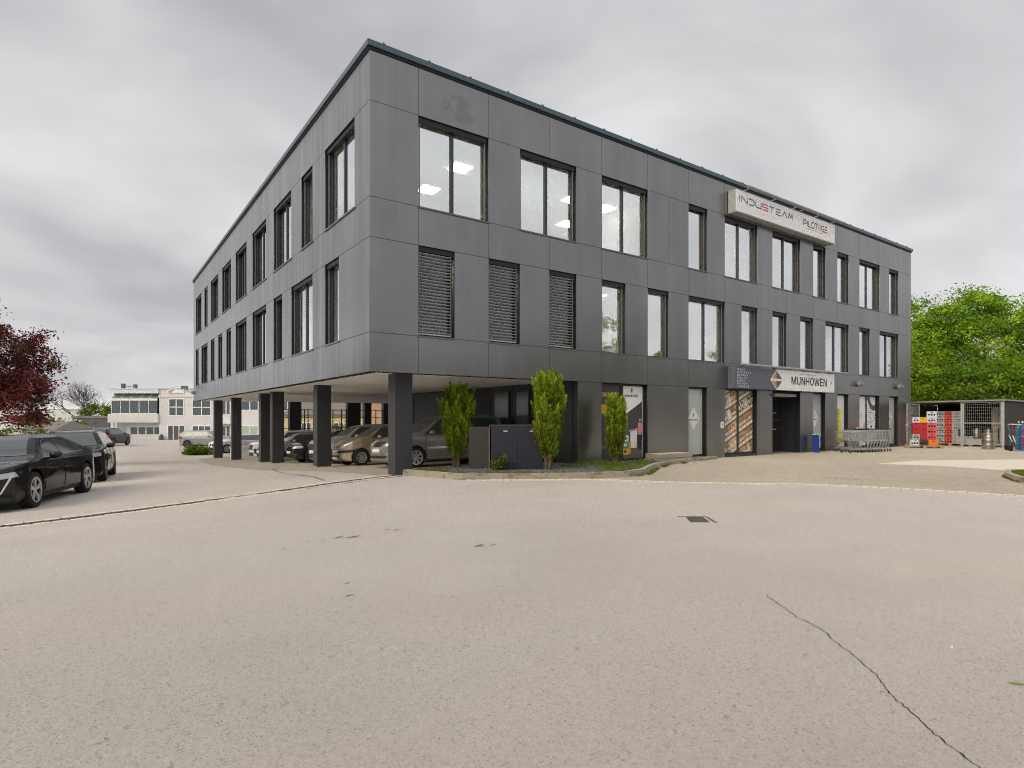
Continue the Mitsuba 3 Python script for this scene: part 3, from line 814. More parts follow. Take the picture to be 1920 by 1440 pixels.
def tree(name, label, cat, x, y, z, h, crowns, leaf, nleaf, cols, seed, trunk_r=0.18, group=None, fork=0.3, clump=0.55, twigs=True, trunk_top=None):
    """crowns: ellipsoids (dx, dy, z, rx, ry, rz) that the leaf clumps fill."""
    r = np.random.default_rng(seed)
    t = thing(name, label, cat, group)
    vol = np.array([c[3] * c[4] * c[5] for c in crowns]); vol = vol / vol.sum()
    cen = []
    ncl = max(30, int(nleaf / 110))
    while len(cen) < ncl:
        c = crowns[r.choice(len(crowns), p=vol)]
        u = r.normal(size=3); u /= np.linalg.norm(u)
        u *= r.uniform(0.25, 1.0) ** 0.45
        q = np.array([c[0] + u[0] * c[3], c[1] + u[1] * c[4], c[2] + u[2] * c[5]])
        if meshkit.noise(q * 0.9 / clump * 0.6 + seed, 1) > 0.34:
            cen.append(q)
    cen = np.array(cen)
    k = r.integers(0, ncl, nleaf)
    csz = clump * r.uniform(0.6, 1.25, ncl)
    pos = cen[k] + r.normal(size=(nleaf, 3)) * (csz[k][:, None] * [0.62, 0.62, 0.42])
    v, f = leaf_quads(pos, leaf, r)
    ctint = r.integers(0, len(cols), ncl)
    base = np.asarray(cols)[ctint[k]] * (1 + 0.18 * r.normal(size=ncl))[k][:, None]
    col = np.repeat(np.clip(base * (1.3 if h > 6.2 and x > 30 else 1.0) * (1 + 0.22 * r.normal(size=(nleaf, 1))), 0.004, 0.9), 4, 0)
    loc = np.array([x, y, z])
    obj('crown', trimesh.Trimesh(v + loc, f, process=False), 'leaves', t, color=col)
    m = M()
    top = trunk_top or max(c[2] + 0.3 * c[5] for c in crowns)
    zs = np.linspace(0, top, 7)
    wob = np.cumsum(r.normal(size=(7, 2)) * 0.05 * h / 7, 0); wob[0] = 0
    path = np.column_stack([wob, zs]) + loc
    m.tube(path, trunk_r * (1 - 0.8 * zs / top), 8)
    pick = r.permutation(ncl)[:min(ncl, 70)]
    for q in cen[pick]:
        zb = np.clip(q[2] - np.hypot(q[0], q[1]) * r.uniform(0.4, 0.9), top * fork, top * 0.95)
        s = np.array([np.interp(zb, zs, path[:, 0]), np.interp(zb, zs, path[:, 1]), zb + z])
        e = q + loc
        mid = (s + e) / 2 + [0, 0, 0.12 * np.linalg.norm(e - s)] + r.normal(size=3) * 0.05
        rr = trunk_r * 0.28 * (1 - 0.6 * zb / top)
        m.tube([s, mid, e], [rr, rr * 0.6, rr * 0.18], 5, cap=False)
    obj('trunk', m, 'bark', t, smooth=60)
    return t


GREENS = [(0.18, 0.32, 0.03), (0.24, 0.38, 0.03), (0.13, 0.25, 0.03), (0.30, 0.42, 0.045)]
# the trees behind the storage cage
k_ = 0
for (x, y, h, cr, lb, cols) in (
        (42.0, 5.5, 9.0, [(0, 0, 4.6, 3.2, 3.0, 3.9), (-1.2, 0.5, 6.6, 2.0, 2.0, 2.0)], 'bright green leafy tree beside the far right corner of the office', [(0.30, 0.42, 0.045), (0.24, 0.36, 0.035), (0.18, 0.29, 0.03)]),
        (47.0, 6.5, 11.4, [(0, 0, 6.5, 3.4, 3.4, 4.4), (1.4, -0.8, 9.0, 2.1, 2.1, 2.1)], 'tall green tree behind the left half of the storage cage', GREENS),
        (49.5, 2.2, 12.0, [(0, 0, 6.6, 3.6, 3.4, 4.7), (-0.6, 0.8, 9.4, 2.4, 2.4, 2.2)], 'tall green tree with sparse top twigs behind the middle of the storage cage', GREENS),
        (52.0, -1.6, 12.2, [(0, 0, 6.8, 3.6, 3.6, 4.6), (1, 0, 9.3, 2.4, 2.4, 2.2)], 'tall green tree at the right edge behind the storage cage', GREENS),
        (43.5, 0.6, 6.5, [(0, 0, 3.1, 2.6, 2.6, 2.7)], 'low dark green bushy tree just behind the storage cage roof', [(0.12, 0.22, 0.03), (0.18, 0.29, 0.03)]),
        (45.5, -3.2, 7.2, [(0, 0, 3.4, 2.6, 2.8, 3.2)], 'mid height green tree behind the dark side wall of the storage cage', GREENS[:3])):
    k_ += 1
    tree('leafy_tree', lb, 'tree', x, y, -0.1, h, cr, 0.21, 27000 if h > 8 else 16000, cols, 100 + k_, 0.2, 'green trees behind the storage cage', clump=0.62)
# trees behind the photographer, seen in the window panes
for i, (x, y, h, rr) in enumerate(((27.5, -21.0, 11.0, 3.0), (23.0, -22.0, 6.0, 2.3), (40, -24, 8.0, 3.5), (48, -22, 7.0, 3.2), (17, -23, 4.5, 2.0))):
    tree('leafy_tree', ('green tree mirrored in the panes of the shop front, number %s from the left', )[0].replace('number %s', ['third', 'second', 'fourth', 'fifth', 'first'][i]), 'tree', x, y, 0, h,
         [(0, 0, h * 0.56, rr, rr, h * 0.42)], 0.3, 5000, [(0.10, 0.17, 0.02), (0.06, 0.11, 0.02), (0.15, 0.2, 0.03)], 140 + i, 0.18, 'green trees across the yard', clump=0.6)
for i in range(15):
    r_ = np.random.default_rng(300 + i)
    x = -52 + 8.5 * i + r_.uniform(-2, 2)
    h = 8.2 + r_.uniform(-1.2, 2.0) + 0.03 * max(x, 0)
    rr = r_.uniform(3.6, 4.8)
    tree('yard_tree', ['first', 'second', 'third', 'fourth', 'fifth', 'sixth', 'seventh', 'eighth', 'ninth', 'tenth', 'eleventh', 'twelfth', 'thirteenth', 'fourteenth', 'last'][i] + ' green tree from the left in the row behind the photographer', 'tree', x, -40 + r_.uniform(-3, 2), 0, h, [(0, 0, h * 0.5, rr, rr, h * 0.48)], 0.42, 3200, [(0.10, 0.17, 0.02), (0.06, 0.11, 0.02), (0.15, 0.2, 0.03)], 310 + i, 0.2, 'row of trees behind the photographer', clump=0.9)
# red leaved tree at the left
tree('copper_leaf_tree', 'dark red leaved tree behind the black cars at the left edge', 'tree', -8.95, 17.9, float(gz(-9, 17.6)) + 0.75, 6.0,
     [(0.2, 0, 3.6, 2.0, 1.9, 1.5), (-0.8, -0.4, 5.0, 1.3, 1.3, 1.3), (1.45, 0.1, 3.9, 0.75, 0.9, 1.35), (-1.8, 0, 3.6, 1.6, 1.5, 1.5), (-0.2, 0, 2.4, 2.0, 1.6, 0.6), (-0.4, -0.5, 5.9, 0.5, 0.5, 0.55), (0.9, -0.6, 2.4, 1.35, 1.2, 0.8), (-1.5, 0, 2.0, 1.6, 1.4, 0.6), (0.4, -0.4, 1.35, 1.9, 1.4, 0.45), (-1.6, -0.3, 1.3, 1.5, 1.2, 0.4)],
     0.12, 48000, [(0.22, 0.050, 0.055), (0.17, 0.045, 0.048), (0.27, 0.080, 0.075), (0.12, 0.045, 0.045), (0.14, 0.085, 0.055)], 33, 0.13, clump=0.36, fork=0.2)


def bare_tree(label, x, y, z, h, seed):
    r = np.random.default_rng(seed)
    t = thing('bare_tree', label, 'tree')
    tr, tw_ = M(), M()

    def grow(p, d, ln, rad, lvl):
        q = p + d * ln
        mid = (p + q) / 2 + r.normal(size=3) * ln * 0.05
        (tr if lvl < 2 else tw_).tube([p, mid, q], [rad, rad * 0.85, rad * 0.7], 6 if lvl < 2 else 4, cap=False)
        if lvl >= 6:
            return
        for _ in range(3 if lvl in (1, 2, 3) else 2):
            nd = d + r.normal(size=3) * 0.48; nd[2] += 0.16
            nd /= np.linalg.norm(nd)
            grow(q, nd, ln * r.uniform(0.66, 0.86), rad * 0.66, lvl + 1)
    for _ in range(3):
        d = np.array([r.normal() * 0.15, r.normal() * 0.15, 1.0]); d /= np.linalg.norm(d)
        grow(np.array([x, y, z]), d, h * 0.26, h * 0.016, 0)
    obj('trunk', tr, 'bark', t, smooth=60)
    obj('twigs', tw_, 'bark', t)


bare_tree('bare leafless tree left of the white office building far behind the yard', -6.3, 143.0, -2.2, 12.5, 5)
# shrubs and hedges at the back of the yard
for i, (x, y, h, rx, lb) in enumerate(((-7.2, 74.0, 1.7, 1.9, 'low rounded green bush in front of the slate grey shed'), (-4.2, 106, 5.5, 3.0, 'fresh green tree between the bare tree and the white building'),
                                       (-8.6, 52.0, 2.6, 1.5, 'small green tree beside the white framed gate far left'), (-10.4, 40.5, 2.1, 2.4, 'yellow green hedge bush behind the black cars'), (-13.6, 41.5, 2.1, 2.6, 'yellow green hedge bush below the red tree'),
                                       (-7.9, 60.0, 2.4, 1.6, 'dark green bush left of the slate grey shed'), (0.7, 34.2, 0.55, 0.8, 'low bright green bush at the foot of the farthest pillar'),
                                       (13.0, 41.0, 2.2, 1.6, 'green bush seen through the car park in front of the yellow house'), (16.5, 52.0, 7.5, 3.0, 'green tree behind the yellow house seen through the car park'))):
    tree('green_shrub', lb, 'bush', x, y, float(gz(x, y)) - 0.05, h, [(0, 0, h * 0.55, rx, rx * 0.8, h * 0.48)], 0.16 if y < 60 else 0.34, 2600 if y < 100 else 4500, [(0.14, 0.21, 0.03), (0.10, 0.17, 0.025), (0.18, 0.25, 0.04)], 60 + i, 0.05, clump=0.35 if y < 60 else 0.8)


def conifer(label, x, y, z0, h, w, seed, n):
    """Many upright plumes of fine sprays round a few bare stems."""
    r = np.random.default_rng(seed)
    t = thing('columnar_conifer', label, 'conifer', 'columnar conifers in the planter')
    npl = 240
    s = np.concatenate([r.uniform(0, 1, npl - 20) ** 0.85, r.uniform(0.86, 1.0, 20)])
    prof = np.interp(s, [0, .08, .2, .45, .72, .9, 1.0], [0.26, .44, .72, .94, 1.0, .88, .55])
    ang = r.uniform(0, 2 * np.pi, npl)
    rad = w * 0.86 * prof * r.uniform(0.30, 1.06, npl) ** 0.6
    base = np.stack([x + rad * np.cos(ang), y + rad * np.sin(ang), z0 + 0.10 * h + s * 0.77 * h], -1)
    ln = h * 0.16 * r.uniform(0.6, 1.45, npl)
    k = r.integers(0, npl, n)
    u = r.uniform(0, 1, n)
    out = np.stack([np.cos(ang), np.sin(ang), 0 * ang], -1)
    dirn = out * r.uniform(0.02, 0.42, npl)[:, None] + [0, 0, 1]
    pos = base[k] + dirn[k] * (u * ln[k])[:, None] + r.normal(size=(n, 3)) * (0.055 * (1 - 0.75 * u))[:, None] * [1, 1, .6]
    up = dirn[k] + r.normal(size=(n, 3)) * 0.28
    v, f = leaf_quads(pos, 0.09, r, up=up, aspect=0.26)
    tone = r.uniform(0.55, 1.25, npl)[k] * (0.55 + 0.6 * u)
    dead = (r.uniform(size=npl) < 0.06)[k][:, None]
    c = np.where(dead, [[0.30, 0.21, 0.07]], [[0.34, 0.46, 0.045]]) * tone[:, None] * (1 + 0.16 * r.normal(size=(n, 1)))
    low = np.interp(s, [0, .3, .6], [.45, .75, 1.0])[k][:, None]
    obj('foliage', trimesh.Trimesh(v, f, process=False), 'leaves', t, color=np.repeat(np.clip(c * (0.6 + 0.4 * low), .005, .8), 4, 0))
    m = M()
    for _ in range(14):
        a = r.uniform(0, 6.28); q = r.uniform(.2, .6) * w
        b0 = (x + r.normal() * .05, y + r.normal() * .05)
        m.tube([(*b0, z0 - 0.05), (b0[0] + .3 * q * math.cos(a), b0[1] + .3 * q * math.sin(a), z0 + .18 * h), (x + q * math.cos(a), y + q * math.sin(a), z0 + .65 * h)], [.018, .014, .005], 5)
    obj('trunk', m, 'stem_brown', t)


mat('stem_brown', (0.15, 0.11, 0.075), 0.9)
conifer('yellow green columnar conifer in front of the grey people carrier, leftmost of three', 3.04, 1.0, 0.10, 2.28, 0.45, 3, 30000)
conifer('tallest yellow green columnar conifer beside the dark utility cabinet', 4.62, -1.25, 0.10, 2.52, 0.40, 4, 30000)
conifer('narrow yellow green columnar conifer in front of the yellow lettered poster', 7.62, -0.78, 0.08, 2.05, 0.30, 5, 17000)

# ------------------------------------------------------------------ planter
PK = [(1.18, 0.72), (1.79, -1.40), (4.43, -2.95), (5.7, -3.2), (6.55, -2.95), (7.9, -2.05), (9.3, -1.28), (11.2, -0.78), (13.2, -0.45)]
from shapely.geometry import LineString
kl = thing('planter_kerb', 'mossy pale concrete kerb edging the planter in front of the office', 'kerb')
pts = np.array(PK)
for a, b in zip(pts[:-1], pts[1:]):
    d = b - a; ln = np.linalg.norm(d); nseg = max(1, int(round(ln / 1.0)))
    for i in range(nseg):
        p = a + d * i / nseg
        q = rotz(math.atan2(d[1], d[0]), p[0], p[1], float(gz(*p)))
        hh = 0.15 if p[0] < 8 else 0.12
        s = extrude(sbox(0.003, 0.0, ln / nseg - 0.003, 0.12), hh)
        t_ = M().tm(s)
        vv = t_.v[0]; top = vv[:, 2] > hh - 1e-6
        vv[top & (vv[:, 1] < 0.06), 1] += 0.018
        obj('kerbstone', t_.move(q), 'concrete', kl)
inner = Polygon([(1.30, 0.70), (1.88, -1.30), (4.46, -2.83), (5.7, -3.07), (6.5, -2.83), (7.85, -1.93), (9.25, -1.16), (11.2, -0.66), (13.1, -0.02), (6.5, -0.02), (6.4, 1.6), (2.3, 1.6)])
pl = sheet(inner, 0.10, 1.0)
tag(obj('planting_bed', pl, 'gravel_bed'), 'dark gravel planting bed behind the kerb', 'planting bed', None, 'structure')
r = np.random.default_rng(21)
ins = []
while len(ins) < 3200:
    p = r.uniform([1.2, -3.1], [6.6, 1.5])
    if inner.buffer(-0.06).contains(Polygon([(p[0], p[1]), (p[0] + .01, p[1]), (p[0], p[1] + .01)])):
        ins.append(p)
ins = np.array(ins)
oct_v = np.array([[1, 0, 0], [-1, 0, 0], [0, 1, 0], [0, -1, 0], [0, 0, 1], [0, 0, -1.0]])
oct_f = np.array([[0, 2, 4], [2, 1, 4], [1, 3, 4], [3, 0, 4], [2, 0, 5], [1, 2, 5], [3, 1, 5], [0, 3, 5]])
sz = r.uniform(0.010, 0.026, len(ins))
gv = (oct_v[None] * r.uniform(0.5, 1.2, (len(ins), 6, 1)) * sz[:, None, None] + np.column_stack([ins, np.asarray(gz(ins[:, 0], ins[:, 1])) + 0.105])[:, None]).reshape(-1, 3)
gf = (oct_f[None] + np.arange(len(ins))[:, None, None] * 6).reshape(-1, 3)
gc = np.repeat(r.uniform(0.05, 0.22, (len(ins), 1)) * [[1, 1.02, 1.12]], 6, 0)
mat('stones', {'type': 'mesh_attribute', 'name': 'vertex_color'}, 0.8)
tag(obj('gravel', trimesh.Trimesh(gv, gf, process=False), 'stones', color=gc), 'loose grey gravel stones scattered over the planting bed', 'gravel', None, 'stuff')


def blades(n, where, h, w, seed, cols, name, label):
    r = np.random.default_rng(seed)
    pos = []
    poly, z = where
    x0, y0, x1, y1 = poly.bounds
    import shapely
    while len(pos) < n:
        q = r.uniform([x0, y0], [x1, y1], (n * 2, 2))
        ok = shapely.contains_xy(poly, q[:, 0], q[:, 1]) & (meshkit.noise(np.column_stack([q * 2.1, 0 * q[:, :1]]), seed) > 0.38)
        pos.extend(q[ok].tolist())
    pos = np.array(pos[:n])
    base = np.column_stack([pos, gz(pos[:, 0], pos[:, 1]) + z])
    hh = h * r.uniform(0.35, 1.3, n) * (0.5 + meshkit.noise(np.column_stack([pos * 1.3, 0 * pos[:, :1]]), seed + 1))
    lean = r.normal(size=(n, 2)) * 0.4
    tip = base + np.column_stack([lean * hh[:, None], hh])
    a = r.uniform(0, 6.28, n); side = np.column_stack([np.cos(a), np.sin(a), 0 * a]) * w
    v = np.stack([base - side, base + side, (base + tip) / 2 + side * .7 + [0, 0, 0.02], tip], 1).reshape(-1, 3)
    i = np.arange(n)[:, None] * 4
    f = np.vstack([i + [0, 1, 2], i + [0, 2, 3]])
    c = np.asarray(cols)[r.integers(0, len(cols), n)] * (1 + 0.2 * r.normal(size=(n, 1)))
    tag(obj(name, trimesh.Trimesh(v, f, process=False), 'grass_blade', color=np.repeat(np.clip(c, .005, .7), 4, 0)), label, name.replace('_', ' '), None, 'stuff')


blades(1500, (Polygon([(5.4, -2.9), (6.4, -2.75), (7.8, -1.85), (9.2, -1.1), (9.0, -0.4), (7.0, -0.15), (5.6, -0.5), (5.2, -1.8)]), 0.10), 0.13, 0.007, 5, [(0.14, 0.22, 0.025), (0.09, 0.17, 0.02), (0.2, 0.25, 0.04)], 'weeds', 'green weeds growing in the right half of the planting bed')
blades(700, (Polygon([(1.35, 0.6), (1.9, -1.2), (4.3, -2.7), (4.2, -2.3), (2.3, -0.9), (1.9, 0.9)]), 0.10), 0.10, 0.006, 8, [(0.15, 0.19, 0.03), (0.22, 0.22, 0.06)], 'sparse_weeds', 'sparse weeds along the left kerb of the planting bed')
blades(900, (LineString([(4.5, -3.1), (5.7, -3.33), (6.6, -3.06), (7.95, -2.15), (9.35, -1.38), (11.2, -0.9)]).buffer(0.05), 0.0), 0.07, 0.006, 9, [(0.14, 0.18, 0.03), (0.2, 0.2, 0.05)], 'kerb_weeds', 'tufts of weeds at the foot of the planter kerb')
tree('small_shrub', 'small leafy shrub at the left foot of the dark utility cabinet', 'bush', 3.42, -0.55, 0.1, 0.5, [(0, 0, 0.24, 0.24, 0.2, 0.2)], 0.05, 1100, [(0.10, 0.15, 0.03), (0.14, 0.19, 0.05)], 77, 0.012, clump=0.09)
# utility cabinet
ca = math.atan2(-0.68, 1.14)
Q = rotz(ca, 3.37, -0.31, 0.0)
k = thing('utility_cabinet', 'dark navy double door utility cabinet standing in the planter', 'cabinet')
obj('body', M().box(0, 1.40, 0.012, 1.25, 0.02, 1.28).move(Q), 'cabinet_brown', k)
for a in (0.02, 0.702):
    obj('door', M().box(a, a + 0.676, -0.012, 0.011, 0.12, 1.22).move(Q), 'cabinet_blue', k)
obj('lid', M().box(-0.03, 1.43, -0.03, 1.28, 1.281, 1.32).move(Q), 'cabinet_brown', k)
obj('handle', M().box(0.665, 0.682, -0.035, -0.0125, 0.60, 0.72).move(Q), 'black', k)
for a in (0.32, 1.04):
    obj('sticker', M().box(a, a + 0.11, -0.016, -0.0125, 1.13, 1.17).move(Q), 'crate_grey', k)
obj('screw', M().box(0.62, 0.635, -0.018, -0.0125, 0.35, 0.365).box(0.72, 0.735, -0.018, -0.0125, 0.33, 0.345).box(1.25, 1.265, -0.018, -0.0125, 0.62, 0.635).move(Q), 'crate_grey', k)
k = thing('low_wall_block', 'low brown panel box left of the utility cabinet', 'box')
obj('panel', M().box(-0.62, -0.06, 0.35, 1.4, 0.02, 1.26).move(Q), 'cabinet_brown', k)
obj('edge', M().box(-0.064, -0.05, 0.33, 0.36, 0.02, 1.27).move(Q), 'rail_grey', k)
# stacked granite slabs by the wall
k = thing('slab_stack', 'low stack of rough granite slabs against the shop wall', 'slabs')
for i in range(2):
    s = M().box(9.75 + 0.05 * i, 11.55 - 0.03 * i, -0.62, -0.03, 0.02 + 0.15 * i, 0.155 + 0.15 * i)
    obj('slab', s, 'granite', k)

# ------------------------------------------------------------------ drain, cobbles, manhole, cracks
A_, B_ = np.array([-8.3, -3.35]), np.array([0.95, 0.62])
dv = B_ - A_; ln = np.linalg.norm(dv); dang = math.atan2(dv[1], dv[0])
dk = thing('drain_channel', 'long slotted iron drain channel with pale concrete edges across the yard', 'drain')
n = int(ln / 0.5)
rd = np.random.default_rng(40)
for i in range(n):
    p = A_ + dv * i / n
    L = ln / n
    q = rotz(dang, p[0], p[1], float(gz(*(p + dv / n / 2))))
    m = M().box(0.012, L - 0.012, -0.100, -0.082, -0.02, 0.007).box(0.012, L - 0.012, 0.082, 0.100, -0.02, 0.007)
    for j in range(10):
        x = 0.02 + (L - 0.06) * j / 9
        m.box(x, x + 0.024, -0.082, 0.082, -0.012, 0.006)
    obj('grate', m.move(q), 'drain_iron', dk, kind='stuff')
    obj('slot', M().box(0.0, L, -0.235, 0.235, -0.03, 0.0025).move(q), 'seam', dk)
n = int(ln / 0.235)
for i in range(n):
    p = A_ + dv * i / n
    L = ln / n
    for sg in (-1, 1):
        e = rd.normal(size=3)
        q = rotz(dang + 0.02 * e[0], p[0], p[1], float(gz(*(p + dv / n / 2))) + 0.002 * e[1])
        ys = sorted((sg * 0.104, sg * (0.222 + 0.006 * e[2])))
        obj('edge_stone', M().box(0.018, L - 0.022, ys[0], ys[1], -0.03, 0.012).move(q), 'cobble', dk)
ck = tag(numbered('cobble_strip'), 'single row of pale cobblestones between the asphalt and the forecourt', 'cobble strip', None, 'structure')
line = LineString([(1.79, -1.57), (4.43, -3.10), (5.41, -4.62), (7.85, -7.02), (8.5, -8.46), (9.05, -10.3), (9.5, -12.2)])
s = 0.0
r = np.random.default_rng(4)
while s < line.length - 0.2:
    L = r.uniform(0.15, 0.21)
    p, q = line.interpolate(s), line.interpolate(s + L)
    a = math.atan2(q.y - p.y, q.x - p.x)
    st = extrude(sbox(0.006, -0.075, L - 0.008, 0.075), 0.03)
    v = st.vertices; top = v[:, 2] > 0.02
    v[top, 0] = (v[top, 0] - L / 2) * 0.9 + L / 2; v[top, 1] *= 0.86
    v[:, 2] += -0.012 + r.uniform(-0.003, 0.004)
    obj('stone', M().add(v, st.faces).move(rotz(a + r.normal() * 0.04, p.x, p.y, float(gz(p.x, p.y)))), 'cobble', ck)
    s += L
k = thing('manhole_grate', 'square iron gully grate set in the asphalt', 'manhole')
gp = np.array([(1.781, -8.077), (1.978, -8.217), (1.738, -8.498), (1.53, -8.351)]); go = np.array([(1.767, -7.919), (2.099, -8.184), (1.77, -8.601)])


def strip(a, b, w, z0, z1):
    d = b - a
    return M().box(0, np.linalg.norm(d), -w / 2, w / 2, z0, z1).move(rotz(math.atan2(d[1], d[0]), a[0], a[1], 0))


for a_, b_ in ((go[0], go[1]), (go[1], go[2])):
    obj('frame', strip(a_, b_, 0.035, -0.02, 0.004), 'drain_iron', k)
obj('pit', M().add(np.column_stack([gp, [0.0025] * 4]), [[3, 2, 1, 0]]), 'stain_dark', k)
m = M()
for i in range(4):
    m.tube([(*gp[i], 0.003), (*gp[(i + 1) % 4], 0.003)], 0.012, 4)
for i in range(1, 6):
    t_ = i / 6
    m.tube([(*(gp[0] * (1 - t_) + gp[3] * t_), 0.003), (*(gp[1] * (1 - t_) + gp[2] * t_), 0.003)], 0.007, 4)
obj('grate', m, 'drain_iron', k, kind='stuff')


def ribbon(pts, w, z, seed, jit=0.02, sub=6):
    r = np.random.default_rng(seed)
    P_ = np.array(pts, float)
    t = np.linspace(0, len(P_) - 1, (len(P_) - 1) * sub + 1)
    X = np.column_stack([np.interp(t, np.arange(len(P_)), P_[:, i]) for i in (0, 1)])
    X[1:-1] += r.normal(size=(len(X) - 2, 2)) * jit
    d = np.gradient(X, axis=0); d /= np.linalg.norm(d, axis=1, keepdims=True)
    nrm = np.column_stack([-d[:, 1], d[:, 0]])
    ww = (w * r.uniform(0.35, 1.3, len(X)) * np.interp(t, [0, 0.5, len(P_) - 1.5, len(P_) - 1], [0.3, 1, 1, 0.8]))[:, None]
    a, b = X - nrm * ww / 2, X + nrm * ww / 2
    v = np.vstack([np.column_stack([a, gz(a[:, 0], a[:, 1]) + z]), np.column_stack([b, gz(b[:, 0], b[:, 1]) + z])])
    n = len(X); i = np.arange(n - 1)
    return trimesh.Trimesh(v, np.vstack([np.column_stack([i, i + 1, i + n + 1]), np.column_stack([i, i + n + 1, i + n])]), process=False)


struct('asphalt_crack', ribbon([(-0.86, -10.97), (-0.97, -11.12), (-1.18, -11.42), (-1.31, -11.68), (-1.55, -11.96), (-1.8, -12.25), (-1.98, -12.40), (-2.11, -12.53), (-2.3, -12.74), (-2.43, -12.93), (-2.6, -13.1)], 0.0075, 0.003, 3, 0.006, 9), 'crack_dark', label='thin jagged crack running through the asphalt at the lower right')
struct('asphalt_crack', ribbon([(1.2, 11.0), (0.2, 9.4), (-0.5, 7.4), (-0.9, 4.6), (-0.75, 2.0), (-0.9, 0.6)], 0.05, 0.007, 6, 0.03, 5), 'stain_dark', label='dark tar seam along the edge of the covered car park')
struct('paving_seam', ribbon([(9.37, -6.08), (9.52, -6.26), (9.65, -6.52), (9.72, -6.81), (9.6, -7.11)], 0.07, 0.007, 7, 0.015, 5), 'stain_dark', label='dark curved seam in the forecourt paving')
r = np.random.default_rng(15)
POTS = ((-3.02, -6.49, 0.090), (-2.85, -6.57, 0.110), (-2.29, -6.35, 0.070), (-2.21, -6.45, 0.070), (-1.81, -7.93, 0.100), (-1.66, -7.99, 0.080), (-3.41, -6.53, 0.045), (-3.22, -6.55, 0.040), (-3.74, -6.80, 0.035), (-3.65, -8.59, 0.040), (-3.76, -8.96, 0.045), (2.1, 15.5, .5), (1.2, 13.0, .35))
for (x, y, sx) in POTS:
    a = np.linspace(0, 6.28, 14)[:-1]
    rr = r.uniform(0.35, 1.2, 13) * sx
    ang = 0.35
    px, py = rr * np.cos(a), rr * np.sin(a) * 0.45
    X = np.column_stack([x + px * math.cos(ang) - py * math.sin(ang), y + px * math.sin(ang) + py * math.cos(ang)])
    struct('asphalt_pothole', sheet(Polygon(X).buffer(0), 0.006 if y > 5 else 0.003), 'stain_dark', label='small dark chipped patch in the asphalt')
k = thing('cigarette_end', 'small white scrap lying on the asphalt at the lower right', 'litter')
obj('scrap', M().box(-0.018, 0.018, -0.005, 0.005, 0.001, 0.008).move(rotz(0.3, -0.95, -12.35, 0)), 'sign_white', k)
k = thing('fallen_leaf', 'single pale green leaf lying at the right edge of the asphalt', 'leaf')
obj('blade', M().add([(-.05, 0, .004), (0, .018, .012), (.05, 0, .004), (0, -.018, .010)], [[0, 1, 2], [0, 2, 3]]).move(rotz(-0.9, -1.28, -12.77, 0)), 'litter_leaf', k)
# kerbed grass island at the right
isl = Polygon([(14.35, -8.68), (13.45, -8.88), (12.3, -9.4), (11.45, -10.1), (11.0, -11.8), (14.4, -13.8), (17.4, -12.3), (16.4, -9.9), (15.0, -8.95)])
k = thing('kerb_island', 'kerbed grass island cut by the right edge of the picture', 'kerb')
c = np.array(isl.exterior.coords)
for a, b in zip(c[:-1], c[1:]):
    d = b - a; ln = np.linalg.norm(d); ns = max(1, int(round(ln)))
    for i in range(ns):
        obj('kerbstone', M().box(0.003, ln / ns - 0.003, -0.12 if isl.exterior.is_ccw else 0, 0 if isl.exterior.is_ccw else 0.12, 0, 0.14).move(rotz(math.atan2(d[1], d[0]), *(a + d * i / ns), 0)), 'concrete', k)
tag(obj('island_soil', sheet(isl, 0.11), 'grass_soil'), 'mown soil and grass inside the kerbed island', 'soil', None, 'structure')
blades(7000, (isl.buffer(-0.03), 0.105), 0.06, 0.006, 12, [(0.12, 0.20, 0.02), (0.09, 0.16, 0.02), (0.17, 0.22, 0.03)], 'island_grass', 'short grass on the kerbed island at the right edge')
blades(900, (isl.exterior.buffer(0.16).difference(isl.buffer(0.125)), 0.0), 0.06, 0.006, 13, [(0.13, 0.16, 0.03)], 'island_weeds', 'weeds at the foot of the island kerb')

# ------------------------------------------------------------------ trolleys and the blue bin
k = thing('advert_bin', 'small blue waste bin with white lettering beside the entrance', 'bin')
Q = rotz(0.12, 20.45, -0.30, 0.0) @ np.diag([0.62, 0.7, 0.86, 1.0])
m = M()
v = np.array([[-.17, -.15, 0], [.17, -.15, 0], [.17, .15, 0], [-.17, .15, 0], [-.22, -.19, .92], [.22, -.19, .80], [.22, .19, .80], [-.22, .19, .92]])
m.add(v, [[0, 3, 2, 1], [4, 5, 6, 7], [0, 1, 5, 4], [1, 2, 6, 5], [2, 3, 7, 6], [3, 0, 4, 7]])
obj('body', m.move(Q), 'blue_bin', k)
tx = meshkit.text_mesh('DRINX', 0.13, 0.004, True); v = np.array(tx.vertices)
obj('lettering', M().add(np.stack([0.03 - v[:, 1], -0.183 - v[:, 2] - 0.01, 0.25 + v[:, 0]], 1), tx.faces).move(Q), 'sign_white', k)
obj('rim', M().box(-.225, .225, -.195, .195, -.01, .012).move(np.array([[1, 0, 0, 0], [0, 1, 0, 0], [-.27, 0, 1, .87], [0, 0, 0, 1.0]])).move(Q), 'sign_white', k)


